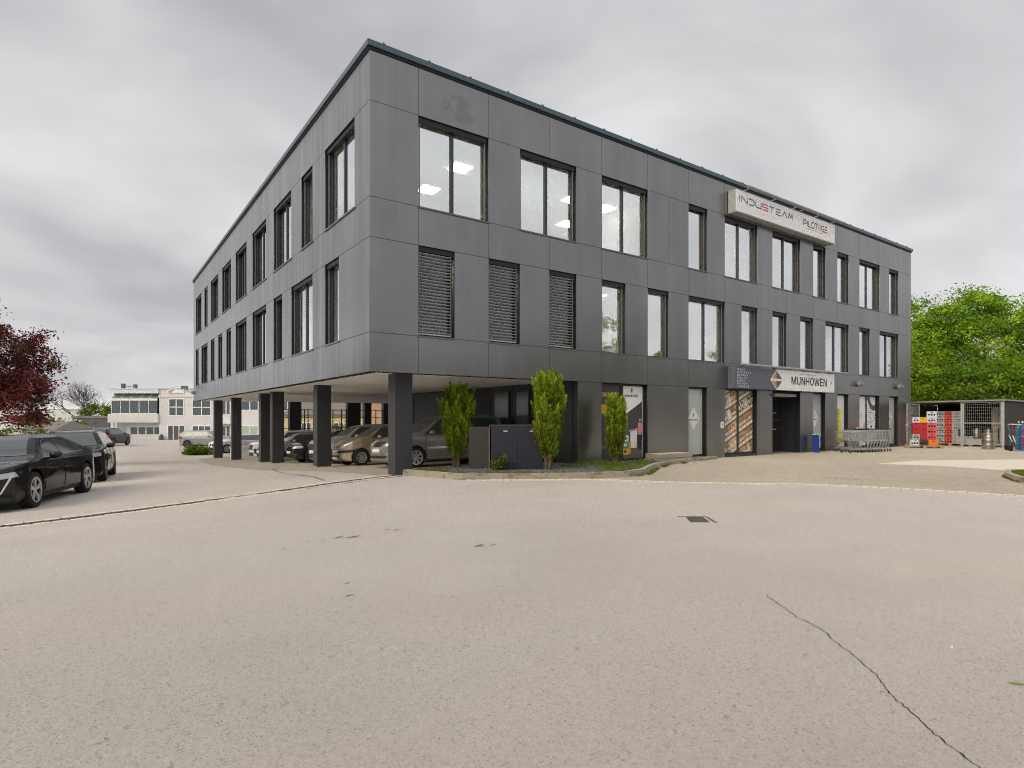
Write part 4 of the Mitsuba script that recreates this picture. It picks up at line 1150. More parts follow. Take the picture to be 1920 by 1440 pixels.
def trolley_parts():
    basket = M()
    # basket narrows to the front (-x): corners at the rim and the floor
    rim = np.array([(0.42, -.27, .96), (0.42, .27, .96), (-.44, .22, .88), (-.44, -.22, .88)])
    flo = np.array([(0.36, -.24, .50), (0.36, .24, .50), (-.36, .19, .56), (-.36, -.19, .56)])
    for i in range(4):
        j = (i + 1) % 4
        n = 6
        for t in np.linspace(0, 1, n):
            basket.tube([rim[i] * (1 - t) + rim[j] * t, flo[i] * (1 - t) + flo[j] * t], 0.0028, 3)
        for s in np.linspace(0, 1, 4):
            a, b = rim[i] * (1 - s) + flo[i] * s, rim[j] * (1 - s) + flo[j] * s
            basket.tube([a, b], 0.010 if s in (0, 1) else 0.0028, 4)
    for t in np.linspace(0, 1, 8):
        basket.tube([flo[0] * (1 - t) + flo[1] * t, flo[3] * (1 - t) + flo[2] * t], 0.003, 3)
    frame = M()
    for s in (-1, 1):
        frame.tube([(.42, .275 * s, .97), (.37, .25 * s, .50)], 0.019, 6)
        frame.tube([(.52, .25 * s, 1.0), (.40, .25 * s, .52), (.18, .25 * s, .22), (.44, .25 * s, .14)], 0.014, 6)
        frame.tube([(.44, .25 * s, .14), (-.48, .19 * s, .17)], 0.014, 6)
        frame.tube([(.30, .25 * s, .36), (-.05, .23 * s, .53)], 0.012, 6)
    frame.tube([(-.48, -.19, .17), (-.48, .19, .17)], 0.014, 6)
    handle = M().tube([(.54, -.26, 1.01), (.54, .26, 1.01)], 0.02, 8)
    wheel = M().lathe([(0.0, -.013), (.055, -.013), (.062, -.006), (.062, .006), (.055, .013), (0, .013)], 12, axis='y')
    fork = M().box(-.012, .012, -.02, -.014, 0, .10).box(-.012, .012, .014, .02, 0, .10)
    return [mikit.ply(q.mesh(), b) for q, b in ((basket, 'wire_metal'), (frame, 'wire_metal'), (handle, 'plastic_black'), (wheel, 'rubber'), (fork, 'wire_metal'))]


TP = trolley_parts()


def trolley(x, y, label, group):
    k = thing('shopping_trolley', label, 'shopping trolley', group)
    q = rotz(-0.05, x, y, 0.0)
    obj('basket', TP[0], 'wire_metal', k, to_world=tw(q), kind='stuff')
    obj('frame', TP[1], 'wire_metal', k, to_world=tw(q))
    obj('handle', TP[2], 'plastic_black', k, to_world=tw(q))
    for wx, wy in ((.42, -.25), (.42, .25), (-.45, -.19), (-.45, .19)):
        w = obj('wheel', TP[3], 'rubber', k, to_world=tw(q @ rotz(0, wx, wy, .062)))
        obj('fork', TP[4], 'wire_metal', w, to_world=tw(q @ rotz(0, wx, wy, .06)))


RANKS = ['second', 'third', 'fourth', 'fifth', 'sixth', 'seventh', 'eighth', 'last']
trolley(21.42, -1.33, 'steel shopping trolley at the left front end of the near nested row', 'nested shopping trolleys')
for i in range(8):
    trolley(22.02 + 0.27 * i, -1.36 - 0.01 * i, RANKS[i] + ' steel shopping trolley from the left in the near nested row', 'nested shopping trolleys')
for i in range(4):
    trolley(22.25 + 0.27 * i, -0.62, ('leftmost', 'second', 'third', 'rightmost')[i] + ' steel shopping trolley of the short back row against the shop wall', 'nested shopping trolleys at the wall')

# ------------------------------------------------------------------ storage cage, crates, kegs, hand trucks
K = thing('storage_cage', 'grey metal storage cage with mesh front and flat roof behind the forecourt', 'cage')
CX, CY0, CY1 = 32.2, -3.72, 1.3
obj('side_wall', M().box(CX + 0.08, 38.5, CY0, CY0 + 0.05, 0.05, 2.36), 'shed_dark', K)
m = M()
for i in range(26):
    y = CY0 + 0.06 + 0.19 * i
    m.box(38.4, 38.44, y, y + 0.1, 0, 2.36).box(38.36, 38.4, y + 0.1, y + 0.19, 0, 2.36)
obj('back_sheet', m, 'shed_dark', K, kind='stuff')
m = M()
for i in range(30):
    x = CX + 0.2 + 0.2 * i
    m.box(x, x + 0.1, CY1, CY1 + 0.04, 0, 2.3).box(x + 0.1, x + 0.2, CY1 + 0.04, CY1 + 0.08, 0, 2.3)
obj('end_sheet', m, 'corrugated', K, kind='stuff')
v = np.array([[CX - 0.12, CY0 - 0.12, 2.40], [38.6, CY0 - 0.12, 2.36], [38.6, CY1 + 0.2, 2.34], [CX - 0.12, CY1 + 0.2, 2.36]])
obj('roof', M().add(np.vstack([v, v + [0, 0, 0.07]]), [[0, 3, 2, 1], [4, 5, 6, 7], [0, 1, 5, 4], [1, 2, 6, 5], [2, 3, 7, 6], [3, 0, 4, 7]]), 'corrugated', K)
for y in (CY0, -1.97, CY1 - 0.02):
    obj('post', box(CX, CX + 0.09, y, y + 0.09, 0, 2.395), 'galv', K)
m = M()


def mesh_leaf(m, fr, y0, y1, z0, z1, x, q=None):
    """A framed panel of wire mesh in a plane x = const."""
    a, b = M(), M()
    for yy in (y0, y1 - 0.045):
        a.box(x, x + 0.045, yy, yy + 0.045, z0, z1)
    for zz in (z0, (z0 + z1) / 2, z1 - 0.045):
        a.box(x + 0.001, x + 0.044, y0 + 0.045, y1 - 0.045, zz, zz + 0.04)
    for yy in np.arange(y0 + 0.08, y1 - 0.05, 0.085):
        b.box(x + 0.018, x + 0.024, yy, yy + 0.006, z0, z1)
    for zz in np.arange(z0 + 0.08, z1 - 0.05, 0.17):
        b.box(x + 0.0245, x + 0.030, y0, y1, zz, zz + 0.006)
    if q is not None:
        a.move(q); b.move(q)
    return a, b


a, b = mesh_leaf(None, None, CY0 + 0.10, -1.98, 0.12, 2.36, CX + 0.02)
g = obj('mesh_panel', a, 'galv', K)
obj('wire', b, 'galv', g, kind='stuff')
a, b = mesh_leaf(None, None, 0, 2.05, 0.14, 2.30, 0.0)
q = rotz(math.atan2(-0.17, -2.1) - math.pi / 2, CX - 0.06, 0.0, 0)
g = obj('gate', a.move(q), 'galv', K)
obj('wire', b.move(q), 'galv', g, kind='stuff')
obj('latch', M().box(-.05, .06, 2.02, 2.14, 1.08, 1.2).move(q), 'galv', g)


def crate_mesh(l=0.40, w=0.30, h=0.28, window=True):
    s = mf.Manifold.cube([l, w, h]).translate([-l / 2, -w / 2, 0])
    s -= mf.Manifold.cube([l - .03, w - .03, h]).translate([-l / 2 + .015, -w / 2 + .015, 0.015])
    s -= mf.Manifold.cube([.12, w + 1, .035]).translate([-.06, -w, h - .075])
    s -= mf.Manifold.cube([l + 1, .10, .035]).translate([-l, -.05, h - .075])
    if window:
        for k in range(3):
            s -= mf.Manifold.cube([.075, w + 1, .085]).translate([-.15 + .11 * k, -w, .07])
        for k in range(2):
            s -= mf.Manifold.cube([l + 1, .075, .085]).translate([-l, -.10 + .115 * k, .07])
    return s


def bottles_mesh(l=0.40, w=0.30, h=0.28):
    m = M()
    for i in range(4):
        for j in range(3):
            m.lathe([(.030, 0), (.030, .17), (.013, .23), (.013, .265), (0, .265)], 8, (-l / 2 + .055 + i * .097, -w / 2 + .055 + j * .095, .016))
    return m


CR = [mikit.ply(crate_mesh(), 'crate_red'), mikit.ply(crate_mesh(window=False), 'crate_red'), mikit.ply(bottles_mesh().mesh(), 'crate_green')]
RANK = ['bottom', 'second', 'third', 'fourth', 'fifth', 'sixth', 'topmost']


def crate(x, y, z, rot, mt, label, solid=False, bottles='crate_green', group=None):
    k = thing('drinks_crate', label, 'crate', group)
    q = tw(rotz(rot, x, y, z))
    obj('shell', CR[1 if solid else 0], mt, k, to_world=q)
    obj('bottles', CR[2], bottles, k, to_world=q, kind='stuff')


def pallet(x, y, rot, label, lx=1.2, ly=0.8):
    k = thing('wooden_pallet', label, 'pallet')
    q = rotz(rot, x, y, 0)
    for i in range(5):
        yy = -ly / 2 + i * (ly - .12) / 4
        obj('board', M().box(-lx / 2, lx / 2, yy, yy + .12, .122, .144).move(q), 'wood', k)
    for xx in (-lx / 2, -.07, lx / 2 - .14):
        obj('bearer', M().box(xx, xx + .14, -ly / 2, ly / 2, .1, .121).move(q), 'wood', k)
        for yy in (-ly / 2, -.05, ly / 2 - .1):
            obj('block', M().box(xx, xx + .14, yy, yy + .1, .022, .099).move(q), 'wood', k)
    for yy in (-ly / 2, -.05, ly / 2 - .1):
        obj('skid', M().box(-lx / 2, lx / 2, yy, yy + .1, .0, .021).move(q), 'wood', k)


# the crate stacks face the camera; u runs along the picture, v away from it
U = np.array([0.8161 * 0.62 - 0.5778 * 0 + 0.0, 0]);
U = np.array([0.45, -0.893]); V = np.array([0.893, 0.45])
ra = math.atan2(U[1], U[0])
P0 = np.array([28.55, -1.45])


def at(u, v):
    return P0 + U * u + V * v


pallet(*at(0.05, 0.25), ra, 'light wooden pallet under the mixed crates in front of the cage', 1.55, 1.0)
zb = 0.146
H_ = 0.285
spec = [(-0.27, 0.30, ['crate_white', 'crate_grey', 'crate_red', 'crate_red', 'crate_white'], 'left stack'),
        (0.03, 0.30, ['crate_red', 'crate_red', 'crate_red', 'crate_red', 'crate_yellow'], 'second stack'),
        (0.385, 0.26, ['crate_red', 'crate_pink', 'crate_pink', 'crate_pink', 'crate_white', 'crate_white'], 'tall third stack'),
        (0.43, 0.62, ['crate_red', 'crate_red', 'crate_pink', 'crate_pink', 'crate_white', 'crate_white'], 'hidden rear stack')]
cn = {'crate_white': 'white', 'crate_grey': 'grey', 'crate_red': 'red', 'crate_yellow': 'yellow', 'crate_pink': 'pale red', 'crate_green': 'dark green', 'crate_orange': 'orange'}
for u, v, cols, nm in spec:
    for i, c in enumerate(cols):
        hh = RANK[i] if i < len(cols) - 1 else 'topmost'
        crate(*at(u, v), zb + H_ * i, ra + (math.pi / 2 if u < 0.1 else 0) + 0.02 * math.sin(i * 3 + u * 9), c, f'{cn[c]} drinks crate, {hh} of the {nm} on the outer pallet', solid=c in ('crate_red', 'crate_yellow'))
crate(*at(-0.36, -0.10), zb, ra, 'crate_white', 'white and blue drinks crate in the front left corner of the outer pallet')
crate(*at(0.0, -0.10), zb, ra, 'crate_green', 'dark green drinks crate in front on the outer pallet')
crate(*at(0.40, -0.10), zb, ra, 'crate_orange', 'orange drinks crate in front on the outer pallet', solid=True)
# inside the cage: three tall stacks at the open half
I0 = np.array([32.9, -0.75])
for j, (c, n, nm) in enumerate((('crate_grey', 6, 'grey stack inside the open half of the cage'), ('crate_pink', 6, 'red stack inside the open half of the cage'), ('crate_grey', 6, 'bottle filled stack next to the middle post'))):
    for i in range(n):
        hh = RANK[i] if i < n - 1 else 'topmost'
        crate(I0[0] + 0.02 * i % 0.05, I0[1] - 0.38 * j, 0.12 + 0.30 * i, -math.pi / 2, c, f'{cn[c]} drinks crate, {hh} of the {nm}', bottles='crate_grey' if j == 2 else 'crate_green')
pallet(33.0, -2.2, math.pi / 2, 'wooden pallet under the kegs behind the mesh panel', 2.0, 0.9)
for i in range(6):
    crate(32.75, -1.75 - 0.33 * (i % 4), 0.146 + 0.12 * (i // 4), -math.pi / 2, 'crate_grey', 'pale grey low drinks tray in the row behind the mesh panel, ' + RANK[i] + ' from the left', solid=True)
for i in range(6):
    k = thing('carton_box', f'beige carton, {RANK[i] if i < 5 else "topmost"} of the tall carton stack behind the mesh panel', 'carton')
    obj('carton', box(34.2, 34.8, -3.35, -2.65, 0.15 + 0.32 * i, 0.46 + 0.32 * i), 'carton', k)
    obj('tape', box(34.195, 34.1995, -3.03, -2.97, 0.16 + 0.32 * i, 0.45 + 0.32 * i), 'ink_brown', k)
kprof = [(0, 0), (.17, 0), (.185, .02), (.19, .05), (.185, .08), (.192, .11), (.198, .17), (.192, .19), (.200, .205), (.192, .22), (.198, .26), (.198, .34), (.192, .36), (.200, .375), (.192, .39), (.198, .42), (.192, .48), (.185, .50), (.19, .53), (.19, .57), (.175, .58), (.17, .56), (.165, .50), (0.05, .52), (0.04, .54), (0, .54)]
KG = mikit.ply(M().lathe(kprof, 28).mesh(), 'keg_steel', smooth=35)
for x, y, lb, s in ((29.95, -3.72, 'steel beer keg standing alone in front of the cage', 1.36), (32.8, -1.75, 'steel beer keg just right of the middle post behind the mesh', 0.9), (32.95, -2.35, 'steel beer keg in the middle behind the mesh panel', 0.95), (33.3, -3.35, 'steel beer keg at the right end behind the mesh panel', 0.95), (33.0, -2.85, 'pale steel beer keg between the two other kegs behind the mesh', 0.9)):
    k = thing('beer_keg', lb, 'keg')
    z = 0.0 if x < 30 else 0.42
    obj('shell', KG, 'keg_steel', k, to_world=tw(rotz(0.3, x, y, z) @ np.diag([s, s, s, 1.0])))
    obj('valve', M().lathe([(0, .52), (.035, .52), (.035, .56), (0, .56)], 10).move(rotz(0, x, y, z) @ np.diag([s, s, s, 1.0])), 'plastic_black', k)


def hand_truck(x, y, rot, mt, label):
    k = thing('hand_truck', label, 'hand truck')
    q = rotz(rot, x, y, 0)
    m = M()
    for s in (-1, 1):
        m.tube([(0, .2 * s, .08), (0.05, .2 * s, .9), (0.16, .2 * s, 1.22)], 0.018, 6)
    for z in (.35, .65, .95):
        m.tube([(0.02 + .02 * z, -.2, z), (0.02 + .02 * z, .2, z)], 0.014, 6)
    obj('frame', m.move(q), mt, k)
    obj('handle', M().tube([(0.16, -.2, 1.22), (.16, .2, 1.22)], 0.02, 8).move(q), 'crate_white', k)
    for s in (-1, 1):
        obj('support_arm', M().tube([(.08, .2 * s, .72), (-.18, .26 * s, .42)], .022, 6).move(q), 'crate_white', k)
    obj('toe_plate', M().box(-.28, 0, -.22, .22, .02, .035).move(q), 'galv', k)
    for s in (-1, 1):
        w = M().lathe([(0.0, -.03), (.10, -.035), (.13, -.03), (.13, .03), (.10, .035), (0, .03)], 16, axis='y').move(q @ rotz(0, .12, .27 * s, .13))
        obj('wheel', w, 'rubber', k)


hand_truck(29.76, -4.78, 0.9, 'teal', 'teal hand truck with pale handles, left one beside the cage')
hand_truck(28.9, -5.15, 0.8, 'crate_red', 'red framed hand truck cut by the right edge of the picture')
k = thing('gas_bottle', 'tall teal gas bottle between the hand trucks at the right edge', 'gas bottle')
obj('cylinder', M().lathe([(0, .02), (.12, .02), (.13, .06), (.13, 1.0), (.11, 1.12), (.05, 1.2), (.05, 1.3), (0, 1.3)], 18, (29.65, -4.95, 0)), 'teal', k, smooth=40)
obj('valve', M().lathe([(0, 1.3), (.03, 1.3), (.03, 1.38), (0, 1.38)], 10, (29.65, -4.95, 0)), 'ink_lemon', k)
k = thing('gas_bottle', 'tall blue gas bottle right of the teal one', 'gas bottle')
obj('cylinder', M().lathe([(0, .02), (.12, .02), (.13, .06), (.13, 1.0), (.11, 1.12), (.05, 1.2), (.05, 1.3), (0, 1.3)], 18, (29.2, -5.2, 0)), 'truck_blue', k, smooth=40)
obj('valve', M().lathe([(0, 1.3), (.03, 1.3), (.03, 1.38), (0, 1.38)], 10, (29.2, -5.2, 0)), 'ink_white', k)

# ------------------------------------------------------------------ cars
def rounded(pts, r=0.05):
    p = Polygon(pts).buffer(0)
    p = p.buffer(-r, 8).buffer(2 * r, 8).buffer(-r, 8)
    c = np.array(p.exterior.coords)[:-1]
    return c if p.exterior.is_ccw else c[::-1]


def smooth_curve(pts, n=60):
    from scipy.interpolate import PchipInterpolator
    pts = np.array(pts, float)
    x = np.linspace(pts[0, 0], pts[-1, 0], n)
    return np.column_stack([x, PchipInterpolator(pts[:, 0], pts[:, 1])(x)])


SWAP = {'side': np.array([[1, 0, 0, 0], [0, 0, -1, 0], [0, 1, 0, 0.0]]), 'front': np.array([[0, 0, 1, 0], [1, 0, 0, 0], [0, 1, 0, 0.0]])}


def prism(pts, kind, lo, hi):
    c = Polygon(pts).buffer(0)
    pts = np.array(c.exterior.coords)[:-1]
    if not c.exterior.is_ccw:
        pts = pts[::-1]
    m = mf.CrossSection([pts]).extrude(hi - lo)
    if kind == 'side':      # (x, z) extruded along y from lo to hi
        return m.transform(SWAP['side']).translate([0, hi, 0])
    if kind == 'front':     # (y, z) extruded along x
        return m.transform(SWAP['front']).translate([lo, 0, 0])
    return m.translate([0, 0, lo])


def build_car(c):
    """The meshes of one kind of car. x is forward, y to its left, z up."""
    L, W, H = c['L'], c['W'], c['H']
    top = smooth_curve(c['top'])
    side = np.vstack([[(c['top'][0][0] + 0.04, 0.30), (c['top'][0][0] + 0.20, 0.19)], [(L / 2 - 0.25, 0.17), (L / 2 - 0.03, 0.25)], top[::-1]])
    side = rounded(side, 0.045)
    h = W / 2
    bz, rw = c['belt'], c['roofw'] / 2
    sect = np.array([(-h + .10, .17), (h - .10, .17), (h - .03, .28), (h - .005, .52), (h, bz - .20), (h - .035, bz - .03), (h - .075, bz + .03), (rw + .03, H - .09), (rw - .10, H + .01), (rw - .4, H + .03),
                     (-rw + .4, H + .03), (-rw + .10, H + .01), (-rw - .03, H - .09), (-h + .075, bz + .03), (-h + .035, bz - .03), (-h, bz - .20), (-h + .005, .52), (-h + .03, .28)])
    cr, cf = c.get('nose', 0.30), c.get('nose_w', 0.62)
    plan = [(L / 2, -.25), (L / 2, .25), (L / 2 - .07, h * cf), (L / 2 - cr, h * .90), (L / 2 - cr - .35, h * .985), (0.2, h), (-L / 2 + .6, h * .985), (-L / 2 + .22, h * .90), (-L / 2 + .03, h * .72), (-L / 2, .3),
            (-L / 2, -.3), (-L / 2 + .03, -h * .72), (-L / 2 + .22, -h * .90), (-L / 2 + .6, -h * .985), (0.2, -h), (L / 2 - cr - .35, -h * .985), (L / 2 - cr, -h * .90), (L / 2 - .07, -h * cf)]
    m = prism(side, 'side', -h - .1, h + .1) ^ prism(rounded(sect, .03), 'front', -L / 2 - .5, L / 2 + .5) ^ prism(rounded(plan, .05), 'plan', 0, H + .3)
    m = m.refine_to_length(0.058)
    a = m.to_mesh()
    t = trimesh.Trimesh(a.vert_properties[:, :3], a.tri_verts, process=True)
    trimesh.smoothing.filter_taubin(t, lamb=0.5, nu=0.52, iterations=22)
    V, N = np.array(t.vertices), np.array(t.vertex_normals)
    f = t.faces.astype(np.uint32)
    body = mf.Manifold(mf.Mesh(V.astype(np.float32), f))
    infl = mf.Manifold(mf.Mesh((V + N * 0.007).astype(np.float32), f))
    infl2 = mf.Manifold(mf.Mesh((V + N * 0.013).astype(np.float32), f))
    wr, fx, rx = c['wr'], c['fx'], c['rx']
    shell = body
    for x in (fx, rx):
        for s in (-1, 1):
            cyl = mf.Manifold.cylinder(0.40, wr + 0.055, wr + 0.055, 28).transform(SWAP['side']).translate([x, s * (h - .15) + .2, wr + 0.005])
            shell -= cyl
    skirt = prism([(rx + wr + .06, 0), (rx + wr + .06, .255), (fx - wr - .06, .255), (fx - wr - .06, 0)], 'side', -3, 3)
    out = {'body': shell}
    skin = infl - body
    skin2 = infl2 - body

    def both(name, pts, mt, s=skin, sides=(1, -1)):
        for sg in sides:
            g = s ^ prism(pts, 'side', 0.12 if sg > 0 else -3, 3 if sg > 0 else -0.12)
            if g.num_tri() > 0:
                parts.append((name, g, mt))

    def front(name, pts, mt, s=skin, x0=None, x1=9, mirror=False):
        for sg in ((1, -1) if mirror else (1,)):
            g = s ^ prism([(p[0] * sg, p[1]) for p in pts], 'front', c['xf'] if x0 is None else x0, x1)
            if g.num_tri() > 0:
                parts.append((name, g, mt))
    parts = []
    for pts in c['side_windows']:
        both('side_window', pts, 'car_glass', skin)
    for pts, x0, x1 in c.get('screen', []):
        front('windscreen', pts, 'car_glass', skin, x0, x1)
    for pts, x0, x1 in c.get('rear_screen', []):
        front('rear_window', pts, 'car_glass', skin, x0, x1)
    both('door_seam', [(c['doors'][0], .30), (c['doors'][0] + .014, .30), (c['doors'][0] + .014, bz), (c['doors'][0], bz)], 'seam', skin)
    for dx in c['doors'][1:]:
        both('door_seam', [(dx, .30), (dx + .014, .30), (dx + .014, bz), (dx, bz)], 'seam', skin)
        both('door_handle', [(dx + .07, bz - .13), (dx + .25, bz - .125), (dx + .25, bz - .10), (dx + .07, bz - .105)], c.get('handle', 'chrome'), skin2)
    parts.append(('sill', (infl ^ skirt) - body, c.get('sill', 'plastic_black')))
    for args in c.get('front', []):
        front(*args[:3], s=skin2 if args[0] in ('number_plate', 'badge', 'grille_bar', 'daylight_strip') else skin, **(args[3] if len(args) > 3 else {}))
    for args in c.get('side', []):
        both(*args[:3], **(args[3] if len(args) > 3 else {}))
    for args in c.get('rear', []):
        front(*args[:3], s=skin2 if args[0] == 'number_plate' else skin, x0=-9, x1=c['xr'], **(args[3] if len(args) > 3 else {}))
    dic = [('body', mikit.ply(shell, 'rubber', smooth=38))]
    for nm, g, mt in parts:
        if g.num_tri():
            dic.append((nm, mikit.ply(g, mt, smooth=38)))
    mirror = trimesh.creation.icosphere(2, 1.0)
    mirror.apply_scale([.10, .11, .075])
    for s in (1, -1):
        mm = M().tm(mirror.copy()).move(rotz(0, c['mx'], s * (h + .06), bz + .07))
        mm.box(c['mx'] - .03, c['mx'] + .05, s * (h - .08), s * (h + .05), bz + .0, bz + .035)
        dic.append(('mirror', mikit.ply(mm.mesh(), 'rubber', smooth=50)))
    if c.get('rails'):
        for s in (1, -1):
            mm = M().tube([(c['rails'][0], s * (rw - .06), H - .05), (c['rails'][0] - .1, s * (rw - .06), H + .035), (c['rails'][1] + .1, s * (rw - .06), H + .03), (c['rails'][1], s * (rw - .06), H - .06)], .018, 6)
            dic.append(('roof_rail', mikit.ply(mm.mesh(), 'rail_grey', smooth=50)))
    tyre = M().lathe([(wr - .11, -.10), (wr - .02, -.105), (wr, -.08), (wr + .0, .08), (wr - .02, .105), (wr - .11, .10), (wr - .13, .04), (0, .035), (0, -.035), (wr - .13, -.04), (wr - .11, -.10)], 30, axis='y')
    rim = M().lathe([(wr - .135, -.10), (wr - .10, -.108), (wr - .098, -.095), (wr - .13, -.075), (wr - .135, -.10)], 30, axis='y')
    rim.lathe([(0, -.085), (.055, -.085), (.06, -.07), (0, -.06)], 16, axis='y')
    ns, kind = c['spokes']
    for i in range(ns):
        a = 2 * math.pi * i / ns
        R = np.array([[math.cos(a), 0, math.sin(a), 0], [0, 1, 0, 0], [-math.sin(a), 0, math.cos(a), 0], [0, 0, 0, 1.0]])
        if kind == 'y':
            for q in (-1, 1):
                rim.add(np.array([[-.020, -.090, .04], [.020, -.090, .04], [.020 + q * .035, -.098, wr - .115], [-.014 + q * .035, -.098, wr - .115], [-.020, -.06, .04], [.020, -.06, .04], [.02 + q * .035, -.07, wr - .115], [-.014 + q * .035, -.07, wr - .115]]) @ R[:3, :3].T,
                        [[0, 1, 2, 3], [4, 7, 6, 5], [0, 4, 5, 1], [1, 5, 6, 2], [2, 6, 7, 3], [3, 7, 4, 0]])
        else:
            ww = kind
            rim.add(np.array([[-ww * .6, -.088, .03], [ww * .6, -.088, .03], [ww, -.10, wr - .115], [-ww, -.10, wr - .115], [-ww * .6, -.06, .03], [ww * .6, -.06, .03], [ww, -.07, wr - .115], [-ww, -.07, wr - .115]]) @ R[:3, :3].T,
                    [[0, 1, 2, 3], [4, 7, 6, 5], [0, 4, 5, 1], [1, 5, 6, 2], [2, 6, 7, 3], [3, 7, 4, 0]])
    return dic, mikit.ply(tyre.mesh(), 'rubber', smooth=40), mikit.ply(rim.mesh(), 'alloy', smooth=30), c


def car(k_, paint, x, y, z, heading, label, rim='alloy', pitch=0.0, roll=0.0, group=None):
    dic, tyre, rm, c = k_
    k = thing('parked_car', label, 'car', group)
    fwd = np.array([math.cos(heading), math.sin(heading), 0.0])
    e = 0.5
    # sits on the sloping ground
    gx = (gz(x + e * fwd[0], y + e * fwd[1]) - gz(x - e * fwd[0], y - e * fwd[1])) / (2 * e)
    gy = (gz(x - e * fwd[1], y + e * fwd[0]) - gz(x + e * fwd[1], y - e * fwd[0])) / (2 * e)
    q = rotz(heading, x, y, z)
    tilt = np.eye(4); tilt[2, 0] = gx; tilt[2, 1] = gy; tilt[0, 2] = -gx; tilt[1, 2] = -gy
    q = q @ tilt
    w = tw(q)
    for nm, d in dic:
        mt = paint if nm in ('body',) else (paint if nm == 'mirror' and not c.get('dark_mirror') else None)
        if mt is None and d['bsdf']['id'] == 'PAINT':
            mt = paint
        obj(nm, d, mt or d['bsdf']['id'], k, to_world=w)
    h = c['W'] / 2
    for xx in (c['fx'], c['rx']):
        for s in (-1, 1):
            g = q @ rotz(0 if s < 0 else math.pi, xx, s * (h - .115), c['wr'])
            wk = numbered(f'{k}__wheel')
            obj('tyre', tyre, 'rubber', wk, to_world=tw(g))
            obj('rim', rm, rim, wk, to_world=tw(g))
    return k


def window_polys(bz, H, xs_low, xs_high, zt, splits):
    """Side glass between the belt and the roof, split by pillars: list of (x0_low, x1_low, x0_high, x1_high)."""
    out = []
    (a, b), (a2, b2) = xs_low, xs_high
    cuts = [(a, a2)] + [(s, s) for s in splits] + [(b, b2)]
    for (l0, h0), (l1, h1) in zip(cuts[:-1], cuts[1:]):
        g = .022
        out.append([(l0 + g, bz), (l1 - g, bz), (h1 - g, zt), (h0 + g, zt)])
    return out


def scr(w0, w1, z0, z1):
    return [(-w0, z0), (w0, z0), (w1, z1), (-w1, z1)]


FASTBACK = build_car(dict(L=4.75, W=1.86, H=1.41, belt=.90, roofw=1.16, wr=.345, fx=1.40, rx=-1.39, xf=1.45, xr=-1.9, mx=.62, spokes=(5, 'y'), doors=(.95, -.05, -1.0), nose=.34, handle='PAINT',
    top=[(-2.375, .62), (-2.36, .92), (-2.15, 1.03), (-1.75, 1.10), (-1.1, 1.28), (-.4, 1.395), (.1, 1.405), (.45, 1.35), (.85, 1.16), (1.15, .985), (1.6, .90), (2.1, .80), (2.30, .70), (2.375, .52)],
    side_windows=[[(.83, .945), (-.10, .955), (-.10, 1.305), (.18, 1.31), (.42, 1.245)], [(-.15, .955), (-1.02, .975), (-.85, 1.235), (-.15, 1.305)], [(-1.06, .98), (-1.42, 1.02), (-1.20, 1.12), (-.92, 1.215)]],
    screen=[(scr(.68, .50, 1.0, 1.36), .30, 1.16)], rear_screen=[(scr(.58, .46, 1.10, 1.33), -1.9, -.75)],
    front=[('headlight', [(.40, .665), (.84, .735), (.86, .64), (.45, .585)], 'headlamp', dict(mirror=True)), ('daylight_strip', [(.80, .68), (.825, .68), (.69, .36), (.665, .34)], 'sign_white', dict(mirror=True)),
           ('grille', [(-.62, .60), (.62, .60), (.50, .30), (-.50, .30)], 'plastic_black'), ('air_intake', [(-.78, .29), (.78, .29), (.72, .21), (-.72, .21)], 'plastic_black'), ('number_plate', [(-.26, .50), (.26, .50), (.26, .39), (-.26, .39)], 'plate_yellow')],
    side=[('window_trim', [(.9, .925), (-1.45, .99), (-1.45, 1.005), (.9, .943)], 'chrome')]))
WAGON = build_car(dict(L=4.7, W=1.88, H=1.49, belt=.94, roofw=1.22, wr=.35, fx=1.38, rx=-1.36, xf=1.4, xr=-1.9, mx=.62, spokes=(5, 'y'), doors=(.95, -.05, -1.02), nose=.38, rails=(.3, -1.7),
    top=[(-2.35, .62), (-2.33, 1.0), (-2.2, 1.14), (-1.9, 1.37), (-1.2, 1.47), (-.2, 1.49), (.30, 1.45), (.62, 1.30), (1.05, 1.02), (1.55, .95), (2.0, .88), (2.27, .76), (2.35, .55)],
    side_windows=window_polys(.97, 1.49, (.86, -1.95), (.36, -1.75), 1.39, (-.05, -1.05)),
    screen=[(scr(.70, .54, 1.04, 1.41), .25, 1.15)], rear_screen=[(scr(.62, .52, 1.15, 1.44), -2.4, -1.7)],
    front=[('headlight', [(.42, .80), (.86, .84), (.88, .74), (.50, .70)], 'headlamp', dict(mirror=True)), ('grille', [(-.38, .80), (.38, .80), (.30, .60), (-.30, .60)], 'plastic_black'), ('air_intake', [(-.7, .48), (.7, .48), (.62, .30), (-.62, .30)], 'plastic_black'), ('number_plate', [(-.26, .58), (.26, .58), (.26, .47), (-.26, .47)], 'plate_yellow')]))
